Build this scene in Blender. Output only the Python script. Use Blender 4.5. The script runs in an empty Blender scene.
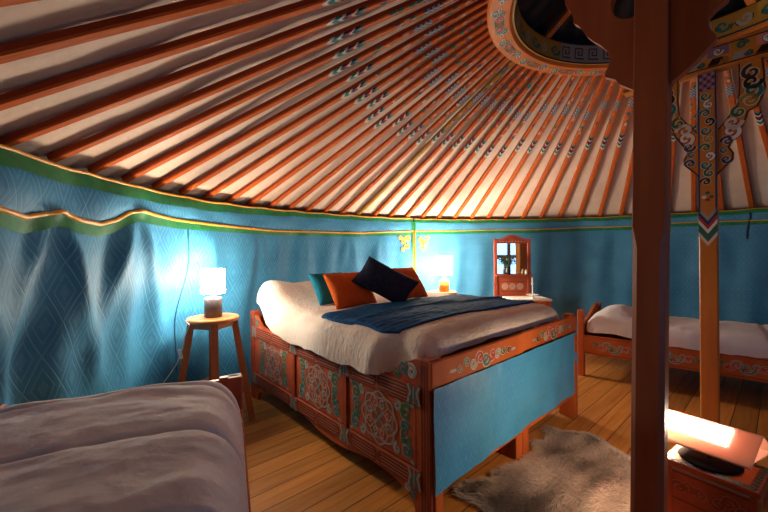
import bpy, math, random
from mathutils import Vector, Matrix, noise
random.seed(7)
PI = math.pi
C = bpy.context.scene.collection
sc = bpy.context.scene

# ------------------------------------------------------------------ camera
F, YH, ROLL, CH = 361.5, 250.7, -0.008, 1.3
cam = bpy.data.cameras.new('camera')
camo = bpy.data.objects.new('camera', cam); C.objects.link(camo)
cam.sensor_width = 36; cam.lens = 36 * F / 768
cam.shift_y = -(256 - YH) / 768
cam.clip_start = 0.02
camo.matrix_world = Matrix.Translation((0, 0, CH)) @ Matrix.Rotation(PI / 2, 4, 'X') @ Matrix.Rotation(ROLL, 4, 'Z')
sc.camera = camo
sc.view_settings.view_transform = 'Standard'
sc.view_settings.look = 'None'
sc.view_settings.gamma = 1
sc.view_settings.use_curve_mapping = False
sc.view_settings.exposure = 0.75

def ray(px, py):
    u, w = px - 384, py - YH
    c, s = math.cos(ROLL), math.sin(ROLL)
    a = c * u + s * w; b = -s * u + c * w
    return Vector((a / F, 1, -b / F))
def on_z(px, py, z):
    r = ray(px, py); k = (z - CH) / r.z
    return Vector((r.x * k, k, z))
def on_plane(px, py, p0, n):
    r = ray(px, py); o = Vector((0, 0, CH))
    k = (p0 - o).dot(n) / r.dot(n)
    return o + r * k

# ------------------------------------------------------------------ materials
def nt(name):
    m = bpy.data.materials.new(name); m.use_nodes = True
    t = m.node_tree; b = t.nodes['Principled BSDF']
    return m, t, b
def N(t, typ, **kw):
    n = t.nodes.new(typ)
    for k, v in kw.items():
        if k == 'op': n.operation = v
        elif k.startswith('i'): n.inputs[int(k[1:])].default_value = v
        else: setattr(n, k, v)
    return n
def L(t, a, b): t.links.new(a, b)
def ramp(t, stops, interp='LINEAR'):
    r = t.nodes.new('ShaderNodeValToRGB'); cr = r.color_ramp; cr.interpolation = interp
    while len(cr.elements) < len(stops): cr.elements.new(0.5)
    for e, (p, c) in zip(cr.elements, stops):
        e.position = p; e.color = (*c, 1)
    return r
def flat(name, col, rough=.5, spec=.5, metal=0):
    m, t, b = nt(name)
    b.inputs['Base Color'].default_value = (*col, 1); b.inputs['Roughness'].default_value = rough
    b.inputs['Specular IOR Level'].default_value = spec; b.inputs['Metallic'].default_value = metal
    return m
def emis(name, col, s):
    m, t, b = nt(name)
    b.inputs['Base Color'].default_value = (.8, .8, .8, 1)
    b.inputs['Emission Color'].default_value = (*col, 1); b.inputs['Emission Strength'].default_value = s
    return m
def noisy(name, c1, c2, scale=8, rough=.5, stretch=(1, 1, 1), bump=.0, bscale=60, spec=.4, detail=6, coord='Object', sheen=0):
    m, t, b = nt(name)
    tc = N(t, 'ShaderNodeTexCoord'); mp = N(t, 'ShaderNodeMapping'); mp.inputs['Scale'].default_value = stretch
    L(t, tc.outputs[coord], mp.inputs[0])
    nz = N(t, 'ShaderNodeTexNoise'); nz.inputs['Scale'].default_value = scale; nz.inputs['Detail'].default_value = detail
    L(t, mp.outputs[0], nz.inputs['Vector'])
    r = ramp(t, [(.3, c1), (.7, c2)]); L(t, nz.outputs['Fac'], r.inputs[0]); L(t, r.outputs[0], b.inputs['Base Color'])
    b.inputs['Roughness'].default_value = rough; b.inputs['Specular IOR Level'].default_value = spec
    if sheen: b.inputs['Sheen Weight'].default_value = sheen
    if bump:
        n2 = N(t, 'ShaderNodeTexNoise'); n2.inputs['Scale'].default_value = bscale; n2.inputs['Detail'].default_value = 4
        L(t, mp.outputs[0], n2.inputs['Vector'])
        bp = N(t, 'ShaderNodeBump'); bp.inputs['Strength'].default_value = bump; bp.inputs['Distance'].default_value = .01
        L(t, n2.outputs['Fac'], bp.inputs['Height']); L(t, bp.outputs[0], b.inputs['Normal'])
    return m

M = {}
M['orange_wood'] = noisy('orange_wood', (.36, .075, .016), (.50, .125, .028), 6, .6, (1, 1, .25), .08, 40, .2)
M['red_wood'] = noisy('red_wood', (.22, .035, .013), (.34, .062, .022), 9, .45, (1, 1, 1), .15, 50)
M['panel_wood'] = noisy('panel_wood', (.30, .050, .018), (.42, .085, .028), 9, .45, (1, 1, 1), .1, 60)
M['groove'] = flat('groove', (.10, .018, .009), .6)
M['post_wood'] = noisy('post_wood', (.26, .062, .022), (.34, .088, .03), 3.5, .5, (5, 5, .5), .06, 30)
M['gold_wood'] = noisy('gold_wood', (.50, .165, .022), (.60, .215, .032), 5, .4, (3, 3, .4), .05, 40)
M['rim_orange'] = noisy('rim_orange', (.52, .135, .02), (.62, .18, .03), 6, .4)
M['stool_wood'] = noisy('stool_wood', (.40, .11, .03), (.52, .17, .05), 5, .4, (4, 4, .5), .05, 40)
M['seat_wood'] = noisy('seat_wood', (.50, .17, .045), (.60, .23, .07), 5, .38, (1, 6, 1), .04, 40)
M['canvas'] = noisy('canvas', (.70, .54, .44), (.80, .65, .54), 3, .85, (1, 1, 1), .35, 26, .1)
M['dark_tarp'] = noisy('dark_tarp', (.008, .009, .012), (.03, .032, .042), 3, .45, (1, 1, 1), .3, 20)
M['felt'] = flat('felt', (.30, .28, .26), .9)
M['white'] = flat('white', (.75, .72, .68), .5)
M['cream'] = flat('cream', (.62, .54, .42), .5)
M['teal'] = flat('teal', (.012, .14, .14), .45)
M['green'] = flat('green', (.022, .13, .055), .45)
M['navy'] = flat('navy', (.012, .035, .12), .45)
M['grey'] = flat('grey', (.30, .30, .28), .5)
M['red'] = flat('red', (.40, .02, .02), .45)
M['pink'] = flat('pink', (.58, .20, .17), .5)
M['violet'] = flat('violet', (.20, .12, .24), .5)
M['gold'] = flat('gold', (.62, .27, .02), .4)
M['ochre'] = flat('ochre', (.40, .20, .02), .5)
M['black'] = flat('black', (.012, .010, .010), .4)
M['darkbrown'] = flat('darkbrown', (.05, .02, .012), .5)
M['green_trim'] = noisy('green_trim', (.006, .135, .045), (.012, .20, .07), 20, .45, (1, 1, 1), .1, 90)
M['gold_trim'] = noisy('gold_trim', (.62, .27, .015), (.75, .36, .03), 30, .4)
M['linen'] = noisy('linen', (.68, .585, .515), (.76, .665, .595), 5, .85, (1, 1, .3), .9, 70, .15, sheen=.08)
M['linen_grey'] = noisy('linen_grey', (.64, .62, .70), (.72, .70, .77), 4, .85, (1, 1, 1), .35, 30, .15, sheen=.08)
M['linen_white'] = noisy('linen_white', (.63, .61, .66), (.71, .69, .73), 4, .85, (1, 1, 1), .35, 30, .15, sheen=.08)
M['seam'] = flat('seam', (.36, .33, .335), .9)
M['cushion_orange'] = noisy('cushion_orange', (.55, .085, .012), (.63, .115, .02), 30, .85, (1, 1, 1), .25, 180, .12)
M['cushion_teal'] = noisy('cushion_teal', (.01, .16, .25), (.015, .21, .31), 30, .85, (1, 1, 1), .25, 180, .12)
M['cushion_navy'] = noisy('cushion_navy', (.018, .021, .044), (.030, .034, .066), 30, .9, (1, 1, 1), .3, 160, .12)
M['ceramic'] = noisy('ceramic', (.055, .047, .056), (.08, .07, .08), 12, .35)
M['plastic'] = flat('plastic', (.75, .75, .73), .4)
M['leaf'] = noisy('leaf', (.03, .06, .02), (.07, .12, .035), 20, .5)
M['lamp_white'] = emis('lamp_white', (1, .80, .58), 62)
M['lamp_back'] = emis('lamp_back', (1, .82, .62), 85)
M['foot_shadow_black'] = flat('foot_shadow_black', (.010, .008, .008), .9, .1)
M['mirror'] = flat('mirror', (.85, .85, .85), .02, .5, 1)
M['chrome'] = flat('chrome', (.6, .6, .6), .2, .5, 1)

def jacquard(name, c_dark, c_light, line, su, sv):
    m, t, b = nt(name)
    uv = N(t, 'ShaderNodeUVMap'); sx = N(t, 'ShaderNodeSeparateXYZ'); L(t, uv.outputs[0], sx.inputs[0])
    u = N(t, 'ShaderNodeMath', op='DIVIDE', i1=su); L(t, sx.outputs[0], u.inputs[0])
    v = N(t, 'ShaderNodeMath', op='DIVIDE', i1=sv); L(t, sx.outputs[1], v.inputs[0])
    outs = []
    for op in ('ADD', 'SUBTRACT'):
        a = N(t, 'ShaderNodeMath', op=op); L(t, u.outputs[0], a.inputs[0]); L(t, v.outputs[0], a.inputs[1])
        p = N(t, 'ShaderNodeMath', op='PINGPONG', i1=.5); L(t, a.outputs[0], p.inputs[0])
        outs.append(p)
    mn = N(t, 'ShaderNodeMath', op='MINIMUM'); L(t, outs[0].outputs[0], mn.inputs[0]); L(t, outs[1].outputs[0], mn.inputs[1])
    mx = N(t, 'ShaderNodeMath', op='MULTIPLY'); L(t, outs[0].outputs[0], mx.inputs[0]); L(t, outs[1].outputs[0], mx.inputs[1])
    ln = N(t, 'ShaderNodeMapRange'); ln.inputs[1].default_value = .0; ln.inputs[2].default_value = .04; ln.inputs[3].default_value = 1; ln.inputs[4].default_value = 0
    L(t, mn.outputs[0], ln.inputs[0])
    l2 = N(t, 'ShaderNodeMapRange'); l2.inputs[1].default_value = .34; l2.inputs[2].default_value = .37; L(t, mn.outputs[0], l2.inputs[0])   # small lozenge in each cell
    dd_ = N(t, 'ShaderNodeMath', op='SUBTRACT', i1=.2); L(t, mn.outputs[0], dd_.inputs[0])
    ab = N(t, 'ShaderNodeMath', op='ABSOLUTE'); L(t, dd_.outputs[0], ab.inputs[0])
    l4 = N(t, 'ShaderNodeMapRange'); l4.inputs[1].default_value = .012; l4.inputs[2].default_value = .04; l4.inputs[3].default_value = .55; l4.inputs[4].default_value = 0; L(t, ab.outputs[0], l4.inputs[0])
    l5 = N(t, 'ShaderNodeMath', op='MULTIPLY', i1=.4); L(t, l2.outputs[0], l5.inputs[0])
    l3 = N(t, 'ShaderNodeMath', op='MAXIMUM'); L(t, l5.outputs[0], l3.inputs[0]); L(t, l4.outputs[0], l3.inputs[1])
    pat = N(t, 'ShaderNodeMath', op='MAXIMUM'); L(t, ln.outputs[0], pat.inputs[0]); L(t, l3.outputs[0], pat.inputs[1])
    nz = N(t, 'ShaderNodeTexNoise'); nz.inputs['Scale'].default_value = 3.5; nz.inputs['Detail'].default_value = 5; L(t, uv.outputs[0], nz.inputs['Vector'])
    r = ramp(t, [(.3, c_dark), (.7, c_light)]); L(t, nz.outputs['Fac'], r.inputs[0])
    mix = N(t, 'ShaderNodeMix', data_type='RGBA'); 
    pf = N(t, 'ShaderNodeMath', op='MULTIPLY', i1=.5 if name == 'blue_cloth' else .8); L(t, pat.outputs[0], pf.inputs[0])
    L(t, pf.outputs[0], mix.inputs['Factor']); L(t, r.outputs[0], mix.inputs['A']); mix.inputs['B'].default_value = (*line, 1)
    L(t, mix.outputs['Result'], b.inputs['Base Color'])
    b.inputs['Roughness'].default_value = .58; b.inputs['Specular IOR Level'].default_value = .16
    # weave: fine vertical streaks plus the raised lattice
    wm = N(t, 'ShaderNodeMapping'); wm.inputs['Scale'].default_value = (260, 14, 1); L(t, uv.outputs[0], wm.inputs[0])
    wn = N(t, 'ShaderNodeTexNoise'); wn.inputs['Scale'].default_value = 1; wn.inputs['Detail'].default_value = 2; L(t, wm.outputs[0], wn.inputs['Vector'])
    cr = N(t, 'ShaderNodeTexNoise'); cr.inputs['Scale'].default_value = 22; cr.inputs['Detail'].default_value = 4; L(t, uv.outputs[0], cr.inputs['Vector'])
    w1 = N(t, 'ShaderNodeMath', op='MULTIPLY_ADD', i1=.35); L(t, wn.outputs['Fac'], w1.inputs[0]); L(t, pat.outputs[0], w1.inputs[2])
    w2 = N(t, 'ShaderNodeMath', op='MULTIPLY_ADD', i1=1.3); L(t, cr.outputs['Fac'], w2.inputs[0]); L(t, w1.outputs[0], w2.inputs[2])
    bp = N(t, 'ShaderNodeBump'); bp.inputs['Strength'].default_value = .30; bp.inputs['Distance'].default_value = .0028
    L(t, w2.outputs[0], bp.inputs['Height']); L(t, bp.outputs[0], b.inputs['Normal'])
    return m
M['blue_cloth'] = jacquard('blue_cloth', (.026, .165, .335), (.045, .235, .435), (.13, .39, .58), .14, .28)
M['blue_cloth_fine'] = jacquard('blue_cloth_fine', (.032, .175, .35), (.055, .245, .44), (.14, .37, .53), .10, .15)
M['blue_skirt'] = jacquard('blue_skirt', (.028, .235, .50), (.048, .305, .58), (.13, .46, .70), .085, .17)

_b = M['blue_skirt'].node_tree.nodes['Principled BSDF']; _b.inputs['Roughness'].default_value = .42; _b.inputs['Specular IOR Level'].default_value = .4
def floor_mat():
    m, t, b = nt('floor_planks')
    uv = N(t, 'ShaderNodeUVMap'); sx = N(t, 'ShaderNodeSeparateXYZ'); L(t, uv.outputs[0], sx.inputs[0])
    W = .135
    d = N(t, 'ShaderNodeMath', op='DIVIDE', i1=W); L(t, sx.outputs[1], d.inputs[0])
    fl = N(t, 'ShaderNodeMath', op='FLOOR'); L(t, d.outputs[0], fl.inputs[0])
    fr = N(t, 'ShaderNodeMath', op='FRACT'); L(t, d.outputs[0], fr.inputs[0])
    wn = N(t, 'ShaderNodeTexWhiteNoise', noise_dimensions='1D'); L(t, fl.outputs[0], wn.inputs['W'])
    # grain
    cb = N(t, 'ShaderNodeCombineXYZ'); L(t, sx.outputs[0], cb.inputs[0]); L(t, sx.outputs[1], cb.inputs[1]); 
    w5 = N(t, 'ShaderNodeMath', op='MULTIPLY', i1=13.0); L(t, wn.outputs['Value'], w5.inputs[0]); L(t, w5.outputs[0], cb.inputs[2])
    mp = N(t, 'ShaderNodeMapping'); mp.inputs['Scale'].default_value = (1.6, 22, 1); L(t, cb.outputs[0], mp.inputs[0])
    nz = N(t, 'ShaderNodeTexNoise'); nz.inputs['Scale'].default_value = 1.4; nz.inputs['Detail'].default_value = 7; nz.inputs['Distortion'].default_value = .6; L(t, mp.outputs[0], nz.inputs['Vector'])
    r = ramp(t, [(.25, (.33, .115, .018)), (.5, (.47, .185, .034)), (.8, (.56, .25, .055))]); L(t, nz.outputs['Fac'], r.inputs[0])
    hs = N(t, 'ShaderNodeMapRange'); hs.inputs[3].default_value = .72; hs.inputs[4].default_value = 1.12; L(t, wn.outputs['Value'], hs.inputs[0])
    mu = N(t, 'ShaderNodeMix', data_type='RGBA', blend_type='MULTIPLY'); mu.inputs['Factor'].default_value = 1
    L(t, r.outputs[0], mu.inputs['A']); L(t, hs.outputs[0], mu.inputs['B'])
    # knots
    vm = N(t, 'ShaderNodeMapping'); vm.inputs['Scale'].default_value = (2.2, 5.5, 1); L(t, uv.outputs[0], vm.inputs[0])
    vo = N(t, 'ShaderNodeTexVoronoi'); vo.inputs['Scale'].default_value = 1; L(t, vm.outputs[0], vo.inputs['Vector'])
    kn = N(t, 'ShaderNodeMapRange'); kn.inputs[1].default_value = .03; kn.inputs[2].default_value = .09; kn.inputs[3].default_value = .65; kn.inputs[4].default_value = 0; L(t, vo.outputs['Distance'], kn.inputs[0])
    mk = N(t, 'ShaderNodeMix', data_type='RGBA'); L(t, kn.outputs[0], mk.inputs['Factor']); L(t, mu.outputs['Result'], mk.inputs['A']); mk.inputs['B'].default_value = (.16, .06, .018, 1)
    # gaps
    pp = N(t, 'ShaderNodeMath', op='PINGPONG', i1=.5); L(t, d.outputs[0], pp.inputs[0])
    gp = N(t, 'ShaderNodeMapRange'); gp.inputs[1].default_value = .012; gp.inputs[2].default_value = .03; gp.inputs[3].default_value = 1; gp.inputs[4].default_value = 0; L(t, pp.outputs[0], gp.inputs[0])
    mg = N(t, 'ShaderNodeMix', data_type='RGBA'); L(t, gp.outputs[0], mg.inputs['Factor']); L(t, mk.outputs['Result'], mg.inputs['A']); mg.inputs['B'].default_value = (.07, .028, .01, 1)
    L(t, mg.outputs['Result'], b.inputs['Base Color'])
    b.inputs['Roughness'].default_value = .55; b.inputs['Specular IOR Level'].default_value = .25
    bp = N(t, 'ShaderNodeBump'); bp.inputs['Strength'].default_value = .5; bp.inputs['Distance'].default_value = .004; bp.invert = True
    L(t, gp.outputs[0], bp.inputs['Height']); L(t, bp.outputs[0], b.inputs['Normal'])
    return m
M['floor'] = floor_mat()

def pole_mat(name, base1, base2, mid, bands):
    """painted pole underside: plain wood, zigzag band, floral tip (v runs from the wall up to the crown)"""
    m, t, b = nt(name)
    uv = N(t, 'ShaderNodeUVMap'); sx = N(t, 'ShaderNodeSeparateXYZ'); L(t, uv.outputs[0], sx.inputs[0])
    oi = N(t, 'ShaderNodeObjectInfo')
    pp = N(t, 'ShaderNodeMath', op='PINGPONG', i1=.5); L(t, sx.outputs[0], pp.inputs[0])
    ro = N(t, 'ShaderNodeMath', op='MULTIPLY_ADD', i1=.05, i2=-.025); L(t, oi.outputs['Random'], ro.inputs[0])
    vv = N(t, 'ShaderNodeMath', op='ADD'); L(t, ro.outputs[0], vv.inputs[0]); L(t, sx.outputs[1], vv.inputs[1])
    ch = N(t, 'ShaderNodeMath', op='MULTIPLY_ADD', i1=.022); L(t, pp.outputs[0], ch.inputs[0]); L(t, vv.outputs[0], ch.inputs[2])
    # zigzag .60..0.665
    z = N(t, 'ShaderNodeMapRange'); z.inputs[1].default_value = mid; z.inputs[2].default_value = mid + .075; L(t, ch.outputs[0], z.inputs[0])
    W_, T_, N_, R_ = (.62, .56, .5), (.01, .17, .15), (.01, .02, .06), (.33, .015, .02)
    zr = ramp(t, [(0, W_), (.14, T_), (.32, W_), (.42, N_), (.58, R_), (.68, W_), (.76, N_), (.9, T_)], 'CONSTANT'); L(t, z.outputs[0], zr.inputs[0])
    g = N(t, 'ShaderNodeTexNoise'); g.inputs['Scale'].default_value = 6
    gm = N(t, 'ShaderNodeMapping'); gm.inputs['Scale'].default_value = (1, 4, 1); L(t, uv.outputs[0], gm.inputs[0]); L(t, gm.outputs[0], g.inputs['Vector'])
    br = ramp(t, [(.3, base1), (.7, base2)]); L(t, g.outputs['Fac'], br.inputs[0])
    # floral
    fm = N(t, 'ShaderNodeMapping'); fm.inputs['Scale'].default_value = (1.7, 62, 1); L(t, uv.outputs[0], fm.inputs[0])
    ad = N(t, 'ShaderNodeVectorMath', operation='ADD'); L(t, fm.outputs[0], ad.inputs[0])
    rv = N(t, 'ShaderNodeMath', op='MULTIPLY', i1=37.0); L(t, oi.outputs['Random'], rv.inputs[0])
    cz = N(t, 'ShaderNodeCombineXYZ'); L(t, rv.outputs[0], cz.inputs[2]); L(t, cz.outputs[0], ad.inputs[1])
    vo = N(t, 'ShaderNodeTexVoronoi'); vo.inputs['Scale'].default_value = 1; L(t, ad.outputs[0], vo.inputs['Vector'])
    sc_ = N(t, 'ShaderNodeSeparateColor'); L(t, vo.outputs['Color'], sc_.inputs[0])
    fr = ramp(t, [(0, base2), (.2, (.02, .2, .16)), (.36, base2), (.5, (.55, .30, .24)), (.64, (.55, .16, .03)), (.74, (.03, .09, .17)), (.86, (.60, .52, .44)), (.93, (.42, .03, .03))], 'CONSTANT'); L(t, sc_.outputs[0], fr.inputs[0])
    ds = N(t, 'ShaderNodeMath', op='LESS_THAN', i1=.50); L(t, vo.outputs['Distance'], ds.inputs[0])
    mf = N(t, 'ShaderNodeMix', data_type='RGBA'); L(t, ds.outputs[0], mf.inputs['Factor']); L(t, br.outputs[0], mf.inputs['A']); L(t, fr.outputs[0], mf.inputs['B'])
    # lattice block
    bm_ = N(t, 'ShaderNodeMapping'); bm_.inputs['Scale'].default_value = (4, 160, 1); L(t, uv.outputs[0], bm_.inputs[0])
    ck = N(t, 'ShaderNodeTexChecker'); ck.inputs['Scale'].default_value = 1; ck.inputs[1].default_value = (.42, .42, .44, 1); ck.inputs[2].default_value = (.05, .08, .16, 1); L(t, bm_.outputs[0], ck.inputs[0])
    def window(a, c):
        g1 = N(t, 'ShaderNodeMath', op='GREATER_THAN', i1=a); L(t, vv.outputs[0], g1.inputs[0])
        g2 = N(t, 'ShaderNodeMath', op='LESS_THAN', i1=c); L(t, vv.outputs[0], g2.inputs[0])
        q = N(t, 'ShaderNodeMath', op='MULTIPLY'); L(t, g1.outputs[0], q.inputs[0]); L(t, g2.outputs[0], q.inputs[1]); return q
    cur = br.outputs[0]
    def over(mask, col):
        nonlocal cur
        x = N(t, 'ShaderNodeMix', data_type='RGBA'); L(t, mask, x.inputs['Factor']); L(t, cur, x.inputs['A']); L(t, col, x.inputs['B']); cur = x.outputs['Result']
    over(window(mid + .10, .965).outputs[0], mf.outputs['Result'])
    for a, c in bands: over(window(a, c).outputs[0], ck.outputs[0])
    zg = N(t, 'ShaderNodeMath', op='GREATER_THAN', i1=mid); L(t, ch.outputs[0], zg.inputs[0])
    zl = N(t, 'ShaderNodeMath', op='LESS_THAN', i1=mid + .075); L(t, ch.outputs[0], zl.inputs[0])
    zz = N(t, 'ShaderNodeMath', op='MULTIPLY'); L(t, zg.outputs[0], zz.inputs[0]); L(t, zl.outputs[0], zz.inputs[1])
    over(zz.outputs[0], zr.outputs[0])
    L(t, cur, b.inputs['Base Color'])
    b.inputs['Roughness'].default_value = .65; b.inputs['Specular IOR Level'].default_value = .1
    return m
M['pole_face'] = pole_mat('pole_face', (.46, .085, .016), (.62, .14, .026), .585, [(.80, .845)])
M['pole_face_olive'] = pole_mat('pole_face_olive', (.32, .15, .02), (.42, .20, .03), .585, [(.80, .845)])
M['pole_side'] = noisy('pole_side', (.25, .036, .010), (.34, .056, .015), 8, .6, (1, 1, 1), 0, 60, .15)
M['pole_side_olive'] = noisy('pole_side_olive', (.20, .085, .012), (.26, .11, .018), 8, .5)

# ------------------------------------------------------------------ mesh builder
class MB:
    def __init__(s): s.v = []; s.f = []; s.m = []; s.uv = []; s.mats = []
    def mi(s, mat):
        if mat not in s.mats: s.mats.append(mat)
        return s.mats.index(mat)
    def face(s, idx, mat, uv=None): s.f.append(idx); s.m.append(s.mi(mat)); s.uv.append(uv)
    def poly(s, pts, mat, uv=None):
        i = len(s.v); s.v += [Vector(p) for p in pts]; s.face(list(range(i, i + len(pts))), mat, uv)
    def prism(s, pts, off, mat, side=None):
        """polygon pts extruded by the vector off"""
        n = len(pts); i = len(s.v); s.v += [Vector(p) for p in pts] + [Vector(p) + off for p in pts]
        s.face(list(range(i, i + n))[::-1], mat); s.face(list(range(i + n, i + 2 * n)), mat)
        for k in range(n):
            j = (k + 1) % n; s.face([i + k, i + j, i + n + j, i + n + k], side or mat)
    def box(s, o, a, b, c, mat, bev=.004):
        """corner-centred box: centre o, half vectors a b c, small chamfer"""
        o = Vector(o); A = a.length; B = b.length; Cc = c.length
        if min(A, B, Cc) < bev * 2.2: bev = 0
        if not bev:
            P = [o + a * x + b * y + c * z for z in (-1, 1) for y in (-1, 1) for x in (-1, 1)]
            i = len(s.v); s.v += P
            for q in ((0, 2, 3, 1), (4, 5, 7, 6), (0, 1, 5, 4), (2, 6, 7, 3), (0, 4, 6, 2), (1, 3, 7, 5)): s.face([i + k for k in q], mat)
            return
        ra, rb, rc = 1 - bev / A, 1 - bev / B, 1 - bev / Cc
        i = len(s.v); ids = {}
        for x in (-1, 1):
            for y in (-1, 1):
                for z in (-1, 1):
                    for k, q in enumerate(((1, rb, rc), (ra, 1, rc), (ra, rb, 1))):
                        ids[x, y, z, k] = len(s.v); s.v.append(o + a * x * q[0] + b * y * q[1] + c * z * q[2])
        for e in (-1, 1):
            s.face([ids[e, y, z, 0] for y, z in ((-1, -1), (1, -1), (1, 1), (-1, 1))], mat)
            s.face([ids[x, e, z, 1] for x, z in ((-1, -1), (1, -1), (1, 1), (-1, 1))], mat)
            s.face([ids[x, y, e, 2] for x, y in ((-1, -1), (1, -1), (1, 1), (-1, 1))], mat)
        for p in (-1, 1):
            for q in (-1, 1):
                s.face([ids[p, q, -1, 0], ids[p, q, 1, 0], ids[p, q, 1, 1], ids[p, q, -1, 1]], mat)
                s.face([ids[p, -1, q, 0], ids[p, 1, q, 0], ids[p, 1, q, 2], ids[p, -1, q, 2]], mat)
                s.face([ids[-1, p, q, 1], ids[1, p, q, 1], ids[1, p, q, 2], ids[-1, p, q, 2]], mat)
        for x in (-1, 1):
            for y in (-1, 1):
                for z in (-1, 1): s.face([ids[x, y, z, k] for k in range(3)], mat)
    def beam(s, p, q, w, h, mat, up=Vector((0, 0, 1)), bev=.004):
        p = Vector(p); q = Vector(q); d = q - p; x = d.cross(up)
        if x.length < 1e-6: x = d.cross(Vector((1, 0, 0)))
        x.normalize(); y = x.cross(d).normalized()
        s.box((p + q) / 2, d / 2, x * w / 2, y * h / 2, mat, bev)
    def tube(s, pts, r, mat, n=8, cap=True):
        pts = [Vector(p) for p in pts]; rings = []; up = Vector((0, 0, 1)); prev = None
        for k, p in enumerate(pts):
            d = (pts[min(k + 1, len(pts) - 1)] - pts[max(k - 1, 0)]).normalized()
            if prev is None:
                x = d.cross(up)
                if x.length < 1e-4: x = d.cross(Vector((1, 0, 0)))
                x.normalize()
            else:
                x = (prev - d * prev.dot(d)).normalized()
            prev = x; y = d.cross(x); rr = r[k] if isinstance(r, (list, tuple)) else r
            i = len(s.v); s.v += [p + x * rr * math.cos(2 * PI * j / n) + y * rr * math.sin(2 * PI * j / n) for j in range(n)]; rings.append(i)
        for a, b in zip(rings, rings[1:]):
            for j in range(n): s.face([a + j, a + (j + 1) % n, b + (j + 1) % n, b + j], mat)
        if cap:
            s.face([rings[0] + j for j in range(n)][::-1], mat); s.face([rings[-1] + j for j in range(n)], mat)
    def lathe(s, o, prof, mat, n=28, mats=None):
        o = Vector(o); rings = []
        for (r, z) in prof:
            i = len(s.v); s.v += [o + Vector((r * math.cos(2 * PI * j / n), r * math.sin(2 * PI * j / n), z)) for j in range(n)]; rings.append(i)
        for k, (a, b) in enumerate(zip(rings, rings[1:])):
            for j in range(n): s.face([a + j, a + (j + 1) % n, b + (j + 1) % n, b + j], mats[k] if mats else mat)
        if prof[0][0] > 1e-4: s.face([rings[0] + j for j in range(n)][::-1], mat)
        if prof[-1][0] > 1e-4: s.face([rings[-1] + j for j in range(n)], mat)
    def grid(s, fn, us, vs, mat, uvf=None, wrap=False):
        i = len(s.v); nu, nv = len(us), len(vs)
        for v in vs:
            for u in us: s.v.append(Vector(fn(u, v)))
        for b in range(nv - 1):
            for a in range(nu - 1):
                q = [i + b * nu + a, i + b * nu + a + 1, i + (b + 1) * nu + a + 1, i + (b + 1) * nu + a]
                uv = [uvf(us[a], vs[b]), uvf(us[a + 1], vs[b]), uvf(us[a + 1], vs[b + 1]), uvf(us[a], vs[b + 1])] if uvf else None
                s.face(q, mat, uv)
    def ribbon(s, pts, w, fn, mat, closed=False):
        """flat ribbon of width w along 2-D pts, put in space by fn(u, v)"""
        n = len(pts); i = len(s.v)
        for k in range(n):
            if closed: p, q = pts[(k - 1) % n], pts[(k + 1) % n]
            else: p, q = pts[max(k - 1, 0)], pts[min(k + 1, n - 1)]
            dx, dy = q[0] - p[0], q[1] - p[1]; l = math.hypot(dx, dy) or 1
            ww = w if not isinstance(w, (list, tuple)) else w[0] + (w[1] - w[0]) * k / (n - 1)
            nx, ny = -dy / l * ww / 2, dx / l * ww / 2
            s.v.append(Vector(fn(pts[k][0] + nx, pts[k][1] + ny))); s.v.append(Vector(fn(pts[k][0] - nx, pts[k][1] - ny)))
        for k in range(n if closed else n - 1):
            a = i + 2 * k; b = i + 2 * ((k + 1) % n); s.face([a, a + 1, b + 1, b], mat)
    def blob(s, cx, cy, rx, ry, fn, mat, n=10, rot=0):
        cr, sr = math.cos(rot), math.sin(rot)
        pts = []
        for k in range(n):
            x, y = rx * math.cos(2 * PI * k / n), ry * math.sin(2 * PI * k / n)
            pts.append(fn(cx + x * cr - y * sr, cy + x * sr + y * cr))
        s.poly(pts, mat)
    def build(s, name, parent=None, smooth=False, org=None):
        o_ = Vector(org) if org is not None else (root_loc(parent) if parent else Vector((0, 0, 0)))
        me = bpy.data.meshes.new(name); me.from_pydata([tuple(v - o_) for v in s.v], [], s.f)
        for m in s.mats: me.materials.append(m)
        for p, k in zip(me.polygons, s.m): p.material_index = k
        if any(u is not None for u in s.uv):
            uvl = me.uv_layers.new(name='UVMap')
            for p, u in zip(me.polygons, s.uv):
                if u is not None:
                    for li, c in zip(p.loop_indices, u): uvl.data[li].uv = c
        if smooth:
            for p in me.polygons: p.use_smooth = True
        me.update()
        o = bpy.data.objects.new(name, me); C.objects.link(o)
        if parent: o.parent = parent
        elif org is not None: o.location = o_
        return o
def root_loc(o):
    v = Vector(o.location)
    while o.parent: o = o.parent; v += o.location
    return v
def fixn(o):
    """make the normals consistent"""
    import bmesh
    bm = bmesh.new(); bm.from_mesh(o.data); bmesh.ops.recalc_face_normals(bm, faces=bm.faces); bm.to_mesh(o.data); bm.free(); return o
def tag(o, label, cat, group=None):
    o['label'] = label; o['category'] = cat
    if group: o['group'] = group
    return o
def thing(name, label, cat, loc=(0, 0, 0), group=None):
    o = bpy.data.objects.new(name, None); C.objects.link(o); o.location = loc; o.empty_display_size = .1
    return tag(o, label, cat, group)
def struct(o): o['kind'] = 'structure'; return o
def lin(a, b, n): return [a + (b - a) * k / (n - 1) for k in range(n)]
def smooth(x): x = max(0, min(1, x)); return x * x * (3 - 2 * x)
def interp(tab, x):
    if x <= tab[0][0]: return tab[0][1]
    for (a, p), (b, q) in zip(tab, tab[1:]):
        if x <= b: return p + (q - p) * (x - a) / (b - a)
    return tab[-1][1]

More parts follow.
